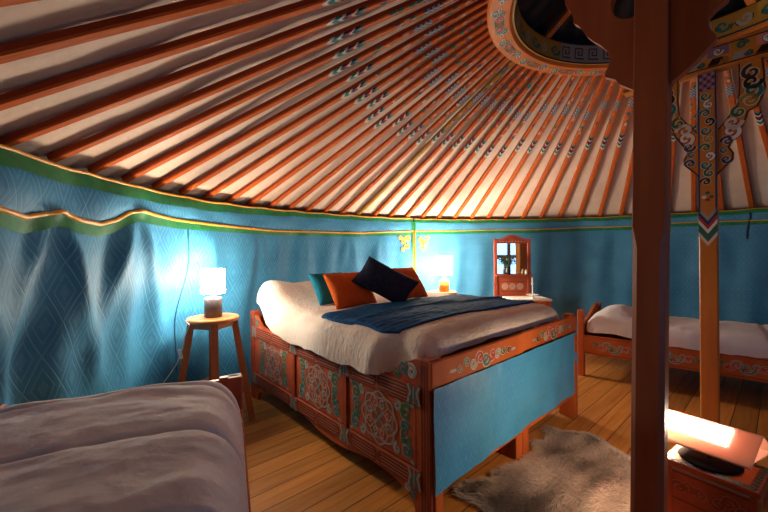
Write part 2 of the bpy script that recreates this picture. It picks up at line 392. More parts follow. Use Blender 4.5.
# ------------------------------------------------------------------ scroll ornaments (2-D)
def spiral(cx, cy, r, turns, a0, flip=1, n=26):
    return [(cx + r * (1 - .82 * k / (n - 1)) * math.cos(a0 + flip * 2 * PI * turns * k / (n - 1)),
             cy + r * (1 - .82 * k / (n - 1)) * math.sin(a0 + flip * 2 * PI * turns * k / (n - 1))) for k in range(n)]
def ring_pts(cx, cy, r, n=24, lob=0, amp=0, sy=1):
    return [(cx + r * (1 + amp * math.cos(lob * 2 * PI * k / n)) * math.cos(2 * PI * k / n), cy + sy * r * (1 + amp * math.cos(lob * 2 * PI * k / n)) * math.sin(2 * PI * k / n)) for k in range(n)]
def curl(mb, cx, cy, r, fn, col, edge, a0=0, flip=1, w=.40):
    mb.ribbon(spiral(cx, cy, r, 1.15, a0, flip), (r * w * 1.9, r * w * 1.3), fn, edge)
    up = lambda u, v: fn(u, v, .0012)
    mb.ribbon(spiral(cx, cy, r, 1.15, a0, flip), (r * w * 1.25, r * w * .7), up, col)
    mb.blob(cx + r * .45 * math.cos(a0 + 2.4 * flip), cy + r * .45 * math.sin(a0 + 2.4 * flip), r * .24, r * .24, up, col, 8)
def leaf_corner(mb, cx, cy, r, sx, sy, fn, c1, edge):
    """corner foliage of three curls pointing into the corner (sx, sy)"""
    curl(mb, cx, cy, r * .55, fn, M[c1], edge, PI / 4 if sx * sy > 0 else 3 * PI / 4, sx * sy)
    curl(mb, cx - sx * r * .1, cy - sy * r * .95, r * .42, fn, M['teal' if c1 == 'green' else 'green'], edge, 0 if sx > 0 else PI, sx * sy)
    curl(mb, cx - sx * r * .8, cy + sy * r * .25, r * .36, fn, M['grey'], edge, PI / 2, -sx * sy)
    mb.blob(cx + sx * r * .6, cy + sy * r * .65, r * .26, r * .14, fn, edge, rot=PI / 4 * sx * sy)
def medallion(mb, cx, cy, R, fn, line, sy=1.15):
    w = R * .075
    mb.ribbon(ring_pts(cx, cy, R * .96, 64, 8, .06, sy), w, fn, line, True)
    mb.ribbon(ring_pts(cx, cy, R * .80, 64, 8, -.07, sy), w * .8, fn, line, True)
    for k in range(8):
        a = 2 * PI * k / 8 + PI / 8
        curl(mb, cx + R * .56 * math.cos(a), cy + sy * R * .56 * math.sin(a), R * .19, fn, M['pink' if k % 2 else 'grey'], line, a, 1 if k % 2 else -1, .26)
    for k in range(4):
        a = PI / 2 * k
        mb.ribbon(ring_pts(cx + R * .24 * math.cos(a), cy + sy * R * .24 * math.sin(a), R * .2, 16, 0, 0, sy), w * .8, fn, line, True)
    for q in (1, -1):
        mb.ribbon([(cx - R * .5, cy - q * sy * R * .5), (cx + R * .5, cy + q * sy * R * .5)], w * .8, fn, line)
    mb.ribbon([(cx - R * .18, cy), (cx, cy + sy * R * .18), (cx + R * .18, cy), (cx, cy - sy * R * .18)], w, fn, M['teal'], True)
def scroll_row(mb, x0, x1, y, h, fn, cols, edge, n):
    for k in range(n):
        x = x0 + (x1 - x0) * (k + .5) / n
        curl(mb, x, y, h * (.5 - .12 * abs(2 * (k + .5) / n - 1)), fn, M[cols[k % len(cols)]], edge, PI * (k % 2), 1 if k % 2 else -1)

# ================================================================== THE SETTING
YC = Vector((1.67, 2.06, 0)); RW = 3.20; ZW = 1.735
RC = Vector((1.68, 1.99, 0)); RR = 1.04; ZR = 2.79
def pol(phi, r, z, c=YC): return Vector((c.x + r * math.cos(phi), c.y + r * math.sin(phi), z))

FW = Vector((math.cos(.7355), math.sin(.7355), 0)); SD = Vector((-FW.y, FW.x, 0)); UP = Vector((0, 0, 1))

b = MB(); NF = 72
fl = [pol(2 * PI * k / NF, 3.5, 0) for k in range(NF)]
b.poly(fl, M['floor'], [(p.dot(FW), p.dot(SD)) for p in fl])
b.v += [p - UP * .05 for p in fl]
for k in range(NF): b.face([k, NF + k, NF + (k + 1) % NF, (k + 1) % NF], M['floor'], [(0, 0)] * 4)
struct(b.build('floor'))

DOORPHI = math.radians(-67); DW = .15
b = MB()
ph = lin(DOORPHI + DW, DOORPHI + 2 * PI - DW, 110)
b.grid(lambda u, z: pol(u, 3.40, z), ph, [0, .6, 1.2, 1.80], M['felt'])
struct(b.build('wall_round'))

# canvas over the poles
def cone(u, q):
    r = 3.44 + (1.00 - 3.44) * q; z = 1.735 + .027 + (ZR + .016 - 1.735) * (3.3 - r) / (3.3 - 1.05)
    c = YC.lerp(RC, q)
    k = u / (2 * PI / 81)
    sag = .004 * math.cos(2 * PI * (k - .5)) * math.sin(PI * min(1, max(0, q))) ** .5
    sag += .012 * noise.noise(Vector((math.cos(u) * r * 2.2, math.sin(u) * r * 2.2, 1.3))) + .006 * noise.noise(Vector((math.cos(u) * r * 7, math.sin(u) * r * 7, 4)))
    return pol(u, r, z - sag * .9, c)
b = MB(); b.grid(cone, lin(0, 2 * PI, 81 * 6 + 1), lin(0, 1, 44), M['canvas'])
struct(b.build('ceiling', smooth=True))

# crown cover: dark pleated tarp over the open ring
def dome(u, q):
    r = 1.06 * (1 - q); z = ZR + .16 + .42 * math.sin(q * PI / 2) + .012 * math.cos(u * 36) * (1 - q)
    return pol(u, max(r, .002), z, RC)
b = MB(); b.grid(dome, lin(0, 2 * PI, 289), lin(0, 1, 14), M['dark_tarp'])
tag(b.build('crown_cover', smooth=True), 'dark pleated tarpaulin stretched over the open roof crown', 'cover')

# ------------------------------------------------------------------ roof poles
ORD = ['first', 'second', 'third', 'fourth', 'fifth', 'sixth', 'seventh', 'eighth', 'ninth', 'tenth', 'eleventh', 'twelfth', 'thirteenth', 'fourteenth', 'fifteenth',
       'sixteenth', 'seventeenth', 'eighteenth', 'nineteenth', 'twentieth']
TENS = {20: 'twenty', 30: 'thirty', 40: 'forty'}
def ordinal(n):
    if n <= 20: return ORD[n - 1]
    if n % 10 == 0: return {30: 'thirtieth', 40: 'fortieth'}[n]
    return TENS[n // 10 * 10] + '-' + ORD[n % 10 - 1]
def pole_mesh(face, side):
    b = MB(); w0, w1, hh = .0245, .0190, .014
    P0, P1 = Vector((0, 0, 0)), Vector((1, 0, 0))
    # local: x along the pole (0 wall .. 1 crown), y across, z up; scaled by matrix
    nseg = 26
    for k in range(nseg):
        a, c = k / nseg, (k + 1) / nseg
        def ring(t):
            w = w0 + (w1 - w0) * t; h = hh + (.014 - hh) * t
            return [Vector((t, -w, h)), Vector((t, -w, -h * .55)), Vector((t, -w * .72, -h)), Vector((t, w * .72, -h)), Vector((t, w, -h * .55)), Vector((t, w, h))]
        A, B = ring(a), ring(c); i = len(b.v); b.v += A + B
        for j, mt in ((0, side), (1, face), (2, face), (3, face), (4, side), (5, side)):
            jj = (j + 1) % 6
            us = {0: (0, 0), 1: (0, .14), 2: (.14, .86), 3: (.86, 1), 4: (1, 1), 5: (0, 0)}[j]
            b.face([i + j, i + jj, i + 6 + jj, i + 6 + j], mt, [(us[0], a), (us[1], a), (us[1], c), (us[0], c)])
        if k == 0: b.face([i + j for j in range(6)][::-1], side, [(0, 0)] * 6)
        if k == nseg - 1: b.face([i + 6 + j for j in range(6)], side, [(0, 0)] * 6)
    return b.build('roof_pole')
NP = 81; PHI0 = math.radians(113.2)
protos = {}
OLIVE = 3
pole_i = []
for k in range(NP):
    phi = PHI0 + 2 * PI * (k + .35) / NP
    kk = k if k <= 40 else k - 81            # + : towards the left in the picture
    rel = kk - OLIVE
    key = 'olive' if rel == 0 else 'orange'
    if key not in protos:
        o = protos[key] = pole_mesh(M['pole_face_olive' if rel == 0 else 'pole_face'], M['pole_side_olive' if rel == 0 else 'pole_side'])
    else:
        o = protos[key].copy(); C.objects.link(o)
    p0 = pol(phi, 3.27, 1.735 + .015); p1 = pol(phi, RR - .005, ZR + .002, RC)
    d = p1 - p0; y = UP.cross(d).normalized(); z = d.cross(y).normalized()
    j = Matrix.Rotation(random.uniform(-.05, .05), 3, d.normalized()); y = j @ y; z = j @ z
    o.matrix_world = Matrix(((d.x, y.x, z.x, p0.x), (d.y, y.y, z.y, p0.y), (d.z, y.z, z.z, p0.z), (0, 0, 0, 1)))
    if rel == 0: tag(o, 'olive-yellow painted roof pole, the only one among the orange poles', 'roof pole', 'painted roof poles under the canvas')
    else: tag(o, 'orange roof pole with zigzag paint, %s to the %s of the olive-yellow pole' % (ordinal(abs(rel)), 'left' if rel > 0 else 'right'), 'roof pole', 'painted roof poles under the canvas')

# ------------------------------------------------------------------ crown ring
crown = thing('roof_ring', 'orange painted wooden roof crown ring at the top of the yurt', 'roof crown', (RC.x, RC.y, ZR))
b = MB(); prof = [(RR + .02, ZR - .025), (RR + .02, ZR + .05), (RR - .02, ZR + .09), (RR - .12, ZR + .09), (RR - .13, ZR - .02), (RR - .115, ZR - .035), (RR + .005, ZR - .035)]
us = lin(0, 2 * PI, 121)
b.grid(lambda u, k: pol(u, prof[int(k) % 7][0], prof[int(k) % 7][1], RC), us, list(range(8)), M['rim_orange'])
rim = b.build('rim', crown)
rimo = MB()
fr = lambda u, v, e=0: pol(u / (RR - .055), RR - .055 + v, ZR - .0375 - e, RC)
circ = 2 * PI * (RR - .055); nm = 18
for k in range(nm):
    rimo = MB(); s0 = circ * k / nm; wd = circ / nm
    for q in (-1, 1):
        rimo.blob(s0 + q * wd * .40, 0, .02, .012, fr, M['white']); rimo.blob(s0 + q * wd * .40, 0, .014, .007, lambda u, v: fr(u, v, .0012), M['teal'])
        curl(rimo, s0 + q * wd * .29, .018 * q, .026, fr, M['teal'], M['white'], 0, q); curl(rimo, s0 + q * wd * .29, -.022 * q, .02, fr, M['green'], M['white'], PI, -q)
        curl(rimo, s0 + q * wd * .16, -.012 * q, .03, fr, M['red'], M['cream'], PI, -q)
    for q in (-1, 0, 1):
        rimo.ribbon(ring_pts(s0 + q * .025, 0, .027, 18), .007, fr, M['green'], True)
    rimo.build('painted_scroll', rim)
# inner rim: grey band with key pattern, painted panels between
ir = MB(); r_in = RR - .132
hgt0, hgt1 = ZR - .015, ZR + .135
ir.grid(lambda u, z: pol(u, r_in - .012 - .10 * (z - hgt0), z, RC), us, [hgt0, hgt1], M['grey'])
ir.grid(lambda u, z: pol(u, r_in + .012 - .10 * (z - hgt0), z, RC), us, [hgt0, hgt1], M['darkbrown'])
ir.grid(lambda u, z: pol(u, r_in - .013 + z, hgt0, RC), us, [0, .026], M['ochre'])
iro = ir.build('inner_rim', crown, True)
ik = MB(); fi = lambda u, v, e=0: pol(u / r_in, r_in - .0145 - .10 * v - e, hgt0 + v, RC)
ci = 2 * PI * r_in; nk = 48
for k in range(nk):
    s0 = ci * k / nk; w = ci / nk; grp = 0 if 6 <= k % 20 <= 14 else 1
    if grp == 0:
        h = .038
        for q, rr in ((.075, 1),):
            ik.ribbon([(s0 - h * 1.0, q - h), (s0 + h, q - h), (s0 + h, q + h), (s0 - h * .6, q + h), (s0 - h * .6, q - h * .3), (s0 + h * .3, q - h * .3), (s0 + h * .3, q + h * .35), (s0, q + h * .35)], .011, fi, M['black'])
    else:
        ik.poly([fi(s0 - w / 2, .012), fi(s0 + w / 2, .012), fi(s0 + w / 2, .138), fi(s0 - w / 2, .138)], M['ochre'])
        fi2 = lambda u, v, e=0: fi(u, v, .0012 + e)
        curl(ik, s0, .075, .042, fi2, M['teal' if k % 2 else 'grey'], M['black'], PI * (k % 2), 1 if k % 2 else -1)
for vv in (.006, .144): ik.ribbon([(ci * k / 96, vv) for k in range(97)], .01, fi, M['black'])
ik.build('key_pattern', iro)
# spokes: bowed laths crossing over the opening
for k in range(4):
    a = math.radians(28 + 45 * k); b = MB()
    pts = [pol(a, r_in * (1 - 2 * q), ZR + .13 + .30 * math.sin(PI * q), RC) for q in lin(0, 1, 17)]
    t_ = Vector((-math.sin(a), math.cos(a), 0)) * .022
    for p, q in zip(pts, pts[1:]):
        b.beam(p, q, .044, .03, M['rim_orange'], bev=0)
    sp = b.build('spoke', crown)
    o2 = MB()
    for q in range(1, 16):
        p = pts[q]; d = (pts[q + 1] - pts[q - 1]).normalized(); nn = Vector((0, 0, -1)); t2 = t_.normalized()
        fs = lambda u, v, e=0: p + d * u + t2 * v - UP * (.0185 + e)
        curl(o2, 0, 0, .017, fs, M['teal' if q % 2 else 'pink'], M['white'], 0, 1 if q % 2 else -1)
    o2.build('painted_scrolls', sp)

# ------------------------------------------------------------------ wall hangings
ZB = [(-60, 1.58), (0, 1.60), (20, 1.585), (34, 1.60), (50, 1.62), (60, 1.598), (70, 1.60), (82, 1.585), (93, 1.59), (104, 1.575), (113.2, 1.565), (120, 1.55), (128, 1.525), (140, 1.52), (150, 1.508), (160, 1.520), (165, 1.525),
      (171, 1.535), (175, 1.552), (176.7, 1.56), (178.2, 1.54), (180, 1.485), (182.3, 1.453), (185, 1.462), (186.6, 1.485), (187.4, 1.492), (188.4, 1.475), (190.2, 1.450), (192, 1.462), (197, 1.50), (200, 1.47), (210, 1.50), (225, 1.46), (240, 1.5), (300, 1.5)]
PINS = [(176.7, 1.55, .060, 1), (187.4, 1.485, .055, 1), (197, 1.50, .05, 1), (165, 1.54, .018, .5), (154, 1.53, .03, .6), (143, 1.53, .02, .6), (131, 1.52, .03, .7), (122, 1.55, .025, .6), (60, 1.6, .015, .6), (45, 1.6, .02, .6), (85, 1.59, .012, .5), (210, 1.5, .05, 1), (225, 1.5, .05, 1)]
def curtain_r(deg, z):
    r = RW
    zb = interp(ZB, deg)
    r += .12 * math.exp(-((deg - 168) / 10) ** 2) * smooth((1.3 - z) / .6) + .07 * math.exp(-((deg - 198) / 11) ** 2) * smooth((1.1 - z) / .3)     # room for the stool
    loose = smooth((deg - 140) / 45)
    r += (.016 + .004 * loose) * math.sin(deg * .9 + 1.3 * z + 2 * noise.noise(Vector((deg * .05, 0, 1)))) * smooth((1.65 - z) / .5)
    r += (.008 + .010 * loose) * noise.noise(Vector((deg * .16, z * .9, 3.1))) * smooth((1.7 - z) / .3)
    r += (.004 + .010 * loose) * noise.noise(Vector((deg * .45, z * 2.0 + deg * .05, 7.7)))
    for (p, z0, A, sp) in PINS:
        if abs(deg - p) > 22: continue
        dz = z0 - z
        if dz > 0:
            g = smooth(dz / .22)
            for q, k in ((-1, 5.5), (1, 6.5)):
                c = p + q * sp * (0.6 + k * dz); w = .75 + 1.15 * dz
                r -= A * .80 * g * math.exp(-((deg - c) / w) ** 2) * math.exp(-dz * .55)
        else:
            r -= A * .35 * math.exp(-((deg - p) / 1.6) ** 2) * math.exp(-(dz / .05) ** 2)
    # valance puffs out a little above the lower band
    if z > zb: r -= .022 * math.sin(PI * min(1, (z - zb) / max(.05, 1.735 - zb))) * (.6 + .6 * loose) * (1 + .5 * math.sin(deg * .6))
    return r
def cpt(deg, z, off=0): return pol(math.radians(deg), curtain_r(deg, z) - off, z)
def hanging(name, label, d0, d1, mat, fine, pr=1):
    t = thing(name, label, 'wall hanging', tuple(pol(math.radians((d0 + d1) / 2), RW, 0)))
    n = int(abs(d1 - d0) / .42) + 1
    degs = lin(d0, d1, n); zs = [0.02] + lin(.08, 1.42, 34) + lin(1.44, 1.735, 20)
    b = MB(); b.grid(lambda u, z: cpt(u, min(z, 1.735 - .034 * smooth((u - 135) / 35) - .002)), degs, zs, mat, lambda u, z: (math.radians(u) * RW, z))
    cl = b.build('cloth', t, True)
    def strip(nm, f0, f1, off, m):
        s_ = MB(); s_.grid(lambda u, q: cpt(u, f0(u) + (f1(u) - f0(u)) * q, off), degs, [0, .5, 1], m)
        return s_.build(nm, t, True)
    top = lambda u: 1.742 - .008 * abs(math.sin(u * .41)) - .034 * smooth((u - 135) / 35) ; zb = lambda u: interp(ZB, u)
    strip('upper_green_band', lambda u: top(u) - .050 - .025 * smooth((u - 130) / 40), lambda u: top(u) - .006, .006, M['green_trim'])
    strip('lower_green_band', lambda u: zb(u) - .046 - .022 * smooth((u - 150) / 30), lambda u: zb(u) - .006, .006, M['green_trim'])
    for nm, f, r_ in (('upper_gold_piping', lambda u: top(u), .008 * pr), ('lower_gold_piping', lambda u: zb(u), .0115 * pr)):
        s_ = MB(); s_.tube([cpt(u, f(u), .009) for u in degs], r_, M['gold_trim'], 6); s_.build(nm, t, True)
    return t, cl
hl, _ = hanging('wall_hanging', 'blue brocade wall hanging draped in deep folds above the lower left bed', 113.35, 281, M['blue_cloth'], False)
hr, _ = hanging('wall_hanging', 'blue brocade wall hanging behind the carved mirror and right bed', -55, 113.05, M['blue_cloth_fine'], True, .6)
# vertical seam tapes and gold appliqué either side of the seam
for root_, q in ((hl, 1), (hr, -1)):
    s_ = MB(); s_.grid(lambda u, z: cpt(u, z, .010), [113.2 + q * .15, 113.2 + q * .62], lin(.05, 1.70, 40), M['green_trim']); s_.build('seam_band', root_, True)
    s_ = MB(); s_.tube([cpt(113.2 + q * .2, z, .014) for z in lin(.05, 1.56, 40)], .006, M['gold_trim'], 6); s_.build('seam_piping', root_, True)
    s_ = MB(); fa = lambda u, v, e=0: cpt(113.2 + q * math.degrees(u / RW), v, .016 + e)
    for (u, v, r_, a) in ((.10, 1.46, .042, 0), (.17, 1.42, .04, 1), (.12, 1.36, .04, 2), (.21, 1.48, .032, 3), (.17, 1.32, .03, 4)):
        s_.ribbon(spiral(u, v, r_, 1.1, a, q), r_ * .55, fa, M['gold_trim'])
    s_.build('gold_applique', root_)
# a stitched seam on the left drape and the dark tie strap of the right drape
s_ = MB(); s_.tube([cpt(168.3 + .2 * math.sin(z * 9), z, .004) for z in lin(.4, 1.49, 30)], .004, flat('seam_blue', (.01, .08, .2), .6), 5); s_.build('stitched_seam', hl, True)
s_ = MB(); s_.tube([cpt(39.6 + .25 * math.sin(z * 14), z, .010) for z in lin(1.40, 1.70, 16)], .0065, M['navy'], 6); s_.build('tie_strap', hr, True)

# ------------------------------------------------------------------ door behind the camera (seen in the mirror)
dd = thing('door_1', 'orange wooden entrance door with glazed panes', 'door', tuple(pol(DOORPHI, 3.3, 0))); del dd['category']; dd['kind'] = 'structure'
n_ = Vector((math.cos(DOORPHI), math.sin(DOORPHI), 0)); t_ = Vector((-n_.y, n_.x, 0)); o_ = pol(DOORPHI, 3.33, 0)
def dbox(bb, x0, x1, z0, z1, th, m, off=0): bb.box(o_ + t_ * (x0 + x1) / 2 + UP * (z0 + z1) / 2 + n_ * off, t_ * (x1 - x0) / 2, UP * (z1 - z0) / 2, n_ * th / 2, m)
b = MB()
for x in (-.50, .44): dbox(b, x, x + .06, 0, 1.80, .12, M['orange_wood'])
dbox(b, -.44, .44, 1.70, 1.80, .12, M['orange_wood']); fixn(b.build('door_frame', dd))
b = MB()
for x0, x1, z0, z1 in ((-.44, -.35, .02, 1.69), (.35, .44, .02, 1.69), (-.05, .05, .02, 1.69), (-.35, .35, .02, .55), (-.35, .35, 1.05, 1.15), (-.35, .35, 1.62, 1.69)): dbox(b, x0, x1, z0, z1, .05, M['orange_wood'])
fixn(b.build('door_leaf', dd))
M['daylight'] = emis('daylight', (.16, .42, .92), 3.0)
for x in (-.2, .2):
    for z0, z1 in ((.55, 1.05), (1.15, 1.62)):
        b = MB(); dbox(b, x - .15, x + .15, z0, z1, .01, M['daylight']); b.build('window_pane', dd)

# ================================================================== THE TWO POSTS
def frame_at(c):
    n = Vector((c.x - RC.x, c.y - RC.y, 0)).normalized(); t = Vector((n.y, -n.x, 0))
    return n, (t if t.x > 0 else -t)
# --- near post: bare wood, seen from behind
pc = Vector((1.033, 1.38, 0)); n, t = frame_at(pc)
post = thing('support_post', 'dark bare wooden roof post in front with scalloped bracket, backside unpainted', 'post', pc)
b = MB(); hw, hd, cf = .0515, .052, .017
def sect(z, c): return [pc + Vector((-.030 + .0175 * (z - .35), 0, 0)) + t * x + n * y + UP * z for x, y in ((-hw, -hd + c), (-hw + c, -hd), (hw - c, -hd), (hw, -hd + c), (hw, hd - c), (hw - c, hd), (-hw + c, hd), (-hw, hd - c))]
zs = [(0, cf), (1.30, cf), (1.352, cf * .55), (1.375, .003), (2.58, .003)]
for z, c_ in zs: b.v += sect(z, c_)
for k in range(len(zs) - 1):
    for j in range(8): b.face([k * 8 + j, k * 8 + (j + 1) % 8, k * 8 + 8 + (j + 1) % 8, k * 8 + 8 + j], M['post_wood'])
b.face(list(range(8))[::-1], M['post_wood']); b.face([32 + j for j in range(8)], M['post_wood'])
fixn(b.build('shaft', post))
def pl(px, py, p0=pc, nn=n): return on_plane(px, py, p0, nn)
left = [(636, 92), (628, 88.5), (620, 85.5), (616.5, 81), (606, 78.5), (606.5, 74), (609, 69), (611, 63), (611, 58), (608, 52.5), (602, 47), (595, 43), (588, 38), (583, 31), (580, 27.5), (575, 25), (574, 17), (571, 12), (567, 8), (566, 0)]
right = [(673, 83), (685, 73), (697, 62), (708, 50), (717, 41), (717, 37), (711, 31), (708.5, 25), (709.5, 18), (716, 10), (728, 1)]
def arch(side):
    top = pc - t * .40 + UP * 2.58 if side < 0 else pc + t * .40 + UP * 2.58
    pts = [pl(*p) for p in (left if side < 0 else right)]
    mid = pts[-1].lerp(top, .5) + t * side * -.02
    return pts, mid, top
for side in (-1, 1):
    pts, mid, top = arch(side)
    b = MB()
    inner = [pc + t * side * .055 + UP * 2.58]
    if side < 0:
        # round hole beside the post
        hc = pl(635, -1); hr = .078
        hole = [hc + t * (hr * math.cos(a)) + UP * (hr * math.sin(a)) for a in lin(PI / 2, 3 * PI / 2, 13)]
        x0 = (hc - pc).dot(t); xin = pc + t * x0
        poly = pts + [mid, top, xin + UP * 2.58] + [xin + UP * (hc.z + hr)] + hole[1:-1] + [xin + UP * (hc.z - hr), xin + UP * pts[0].z]
        b.prism([p - n * .018 for p in poly], n * .036, M['post_wood'])
        b.prism([xin + UP * z_ + t * x_ - n * .018 for x_, z_ in ((-.001, pts[0].z), (abs(x0) - .045, pts[0].z), (abs(x0) - .045, hc.z - hr), (-.001, hc.z - hr))], n * .036, M['post_wood'])
        b.prism([xin + UP * z_ + t * x_ - n * .018 for x_, z_ in ((-.001, hc.z + hr), (abs(x0) - .045, hc.z + hr), (abs(x0) - .045, 2.58), (-.001, 2.58))], n * .036, M['post_wood'])
    else:
        poly = [pc + t * .055 + UP * (pts[0].z - .01)] + pts + [mid, top] + inner
        b.prism([p - n * .018 for p in poly], n * .036, M['post_wood'])
    fixn(b.build('bracket', post))
b = MB(); b.box(pc + UP * 2.665, t * .46, n * .05, UP * .085, M['post_wood']); fixn(b.build('cross_head', post))
for (x, y, w_) in ((655, 97, .026), (650, 175, .022)):
    p = on_plane(x, y, pc + n * (hd + .0005), n); b = MB()
    a_ = t * w_ * .85 - UP * .002; c_ = UP * w_ * .7
    b.prism([p - a_ - c_, p + a_ - c_, p + a_ + c_, p - a_ + c_], n * .001, M['white']); k_ = b.build('paper_sticker', post); k_['label'] = 'small white paper sticker'

# --- far post: painted face towards us
pf = Vector((2.382, 2.65, 0)); n2, t2 = frame_at(pf)
pp_ = thing('painted_post', 'orange roof post painted with scrolls and zigzag bands, beyond the bare post', 'post', pf)
b = MB(); b.box(pf + UP * 1.29, t2 * .051, n2 * .05, UP * 1.29, M['gold_wood'], .007); fixn(b.build('shaft', pp_))
b = MB(); b.box(pf + UP * 2.667, t2 * .52, n2 * .05, UP * .087, M['gold_wood']); bh = fixn(b.build('cross_head', pp_))
ff = lambda u, v, e=0: pf + t2 * u + UP * v - n2 * (.0515 + e)
f2 = lambda u, v, e=0: ff(u, v, .0012 + e)
o = MB()
for q in (-1, 1): o.ribbon([(q * .046, 1.56), (q * .046, 2.57)], .010, ff, M['navy'])
o.poly([ff(-.044, 2.44), ff(.044, 2.44), ff(.044, 2.57), ff(-.044, 2.57)], M['violet'])
for r_ in range(5):
    for c_ in range(4): o.blob(-.033 + .022 * c_, 2.452 + .025 * r_, .009, .009, f2, M['pink' if (r_ + c_) % 2 else 'darkbrown'], 6)
cols = ['green', 'white', 'teal', 'black', 'teal', 'ochre', 'green', 'white', 'teal', 'green', 'black']
for k in range(11):
    curl(o, .010 * (1 if k % 2 else -1), 2.40 - .062 * k, .030, ff, M[cols[k]], M['cream'] if cols[k] != 'white' else M['darkbrown'], PI / 2 * k, 1 if k % 2 else -1)
for k, (dx, dy, cc) in enumerate(((0, 0, 'teal'), (-.02, -.03, 'white'), (.02, -.03, 'green'), (0, -.05, 'red'))): o.blob(dx, 1.70 + dy, .014, .012, ff, M[cc])
chev = ['grey', 'navy', 'red', 'white', 'green', 'teal', 'cream']
for k, cc in enumerate(chev):
    z0 = 1.60 - .030 * k
    o.poly([ff(-.051, z0), ff(0, z0 - .075), ff(0, z0 - .105), ff(-.051, z0 - .030)], M[cc]); o.poly([ff(0, z0 - .075), ff(.051, z0), ff(.051, z0 - .030), ff(0, z0 - .105)], M[cc])
o.build('painted_ornament', pp_)
o = MB()   # beam face painting
for z_, h_ in ((2.60, .03), (2.735, .03)):
    for q in (-1, 1): o.ribbon([(-.52, z_ + q * .0), (.52, z_ + q * .0)], .008, ff, M['black'])
for k in range(8):
    x0 = -.49 + .1225 * k
    m_ = ['violet', 'ochre', 'pink', 'grey'][k % 4]
    o.poly([ff(x0 + .006, 2.665), ff(x0 + .117, 2.665), ff(x0 + .117, 2.73), ff(x0 + .006, 2.73)], M[m_])
    curl(o, x0 + .06, 2.697, .028, f2, M[['cream', 'teal', 'white', 'black'][k % 4]], M['darkbrown'], 0, 1 if k % 2 else -1)
    o.poly([ff(x0, 2.607), ff(x0 + .06, 2.607), ff(x0 + .09, 2.655), ff(x0 + .03, 2.655)], M['grey' if k % 2 else 'black'])
    curl(o, x0 + .095, 2.632, .02, f2, M['teal' if k % 2 else 'ochre'], M['black'], PI, 1)
o.build('painted_ornament', bh)
rw = [(717.5, 176), (725, 168), (734, 159), (734.5, 153), (730, 147), (736, 137), (744, 126), (747, 119), (749.5, 111), (755, 108), (759, 106), (763, 98), (766.5, 88), (765.5, 72), (764, 58)]
inn = [(738.5, 69), (739, 88), (737.5, 104), (729, 116), (717.8, 130)]
pw = pf - n2 * .012
R_ = [on_plane(x, y, pw, n2) for x, y in rw]; I_ = [on_plane(x, y, pw, n2) for x, y in inn]
R_[-1].z = 2.58; I_[0].z = 2.58
def mir(p): d = (p - pf).dot(t2); return p - t2 * 2 * d
for side in (1, -1):
    g = (lambda p: p) if side > 0 else mir
    b = MB(); poly = [g(p) for p in R_ + I_]
    b.prism([p - n2 * .014 for p in poly], n2 * .030, M['gold_wood']); w_ = fixn(b.build('bracket', pp_))
    o = MB(); fb = lambda u, v, e=0: pf + t2 * u * side + UP * v - n2 * (.0275 + e)
    rp = [((p - pf).dot(t2), p.z) for p in R_]; ip = [((p - pf).dot(t2), p.z) for p in I_]
    o.ribbon([(u - .008, z) for u, z in rp], .010, fb, M['darkbrown']); o.ribbon([(u + .004, z) for u, z in ip], .008, fb, M['darkbrown'])
    cl_ = ['navy', 'teal', 'navy', 'white', 'cream', 'green', 'ochre', 'teal', 'black', 'darkbrown']
    for k in range(10):
        q = k / 9; zz = 1.93 + (2.50 - 1.93) * q
        uo = min((abs(z - zz), u) for u, z in rp)[1]
        ui = min((abs(z - zz), u) for u, z in ip)[1] if zz > 2.16 else .06
        um = (max(ui, .06) + uo) / 2; rr = min(.05, max(.018, (uo - max(ui, .06)) * .40))
        curl(o, um, zz, rr, fb, M[cl_[k]], M['cream'] if k not in (3, 4) else M['red'], PI / 2 * k, side * (1 if k % 2 else -1))
    o.build('painted_ornament', w_)

# ================================================================== DOUBLE BED
O = Vector((.206, 1.686, 0)); LB, WB = 2.095, 1.762
def B(s, t_, z): return O + SD * s + FW * t_ + UP * z
bc = B(LB / 2, WB / 2, 0)
bed = thing('double_bed', 'large carved orange-red wooden double bed in the middle of the yurt', 'bed', bc)
b = MB()
outl = [(.065, 0), (.10, .0), (.115, .05), (.15, .085), (.22, .112), (.33, .128), (.48, .128), (.60, .112), (.70, .095), (.83, .088), (.97, .095), (1.08, .115), (1.2, .135), (1.5, .14), (1.75, .13), (1.88, .11), (1.96, .07), (1.99, .0), (LB - .05, 0),
        (LB - .05, .74), (LB - .09, .73), (LB - .13, .69), (LB - .19, .655), (LB - .25, .645), (.36, .645), (.30, .652), (.26, .675), (.21, .715), (.16, .742), (.11, .765), (.065, .772)]
b.prism([B(s, .012, z) for s, z in outl], FW * .03, M['panel_wood'])
sp = fixn(b.build('side_panel', bed))
fs = lambda u, v, e=0: B(u, .0105 - e, v)
DV = [.068, .674, 1.31, 2.04]
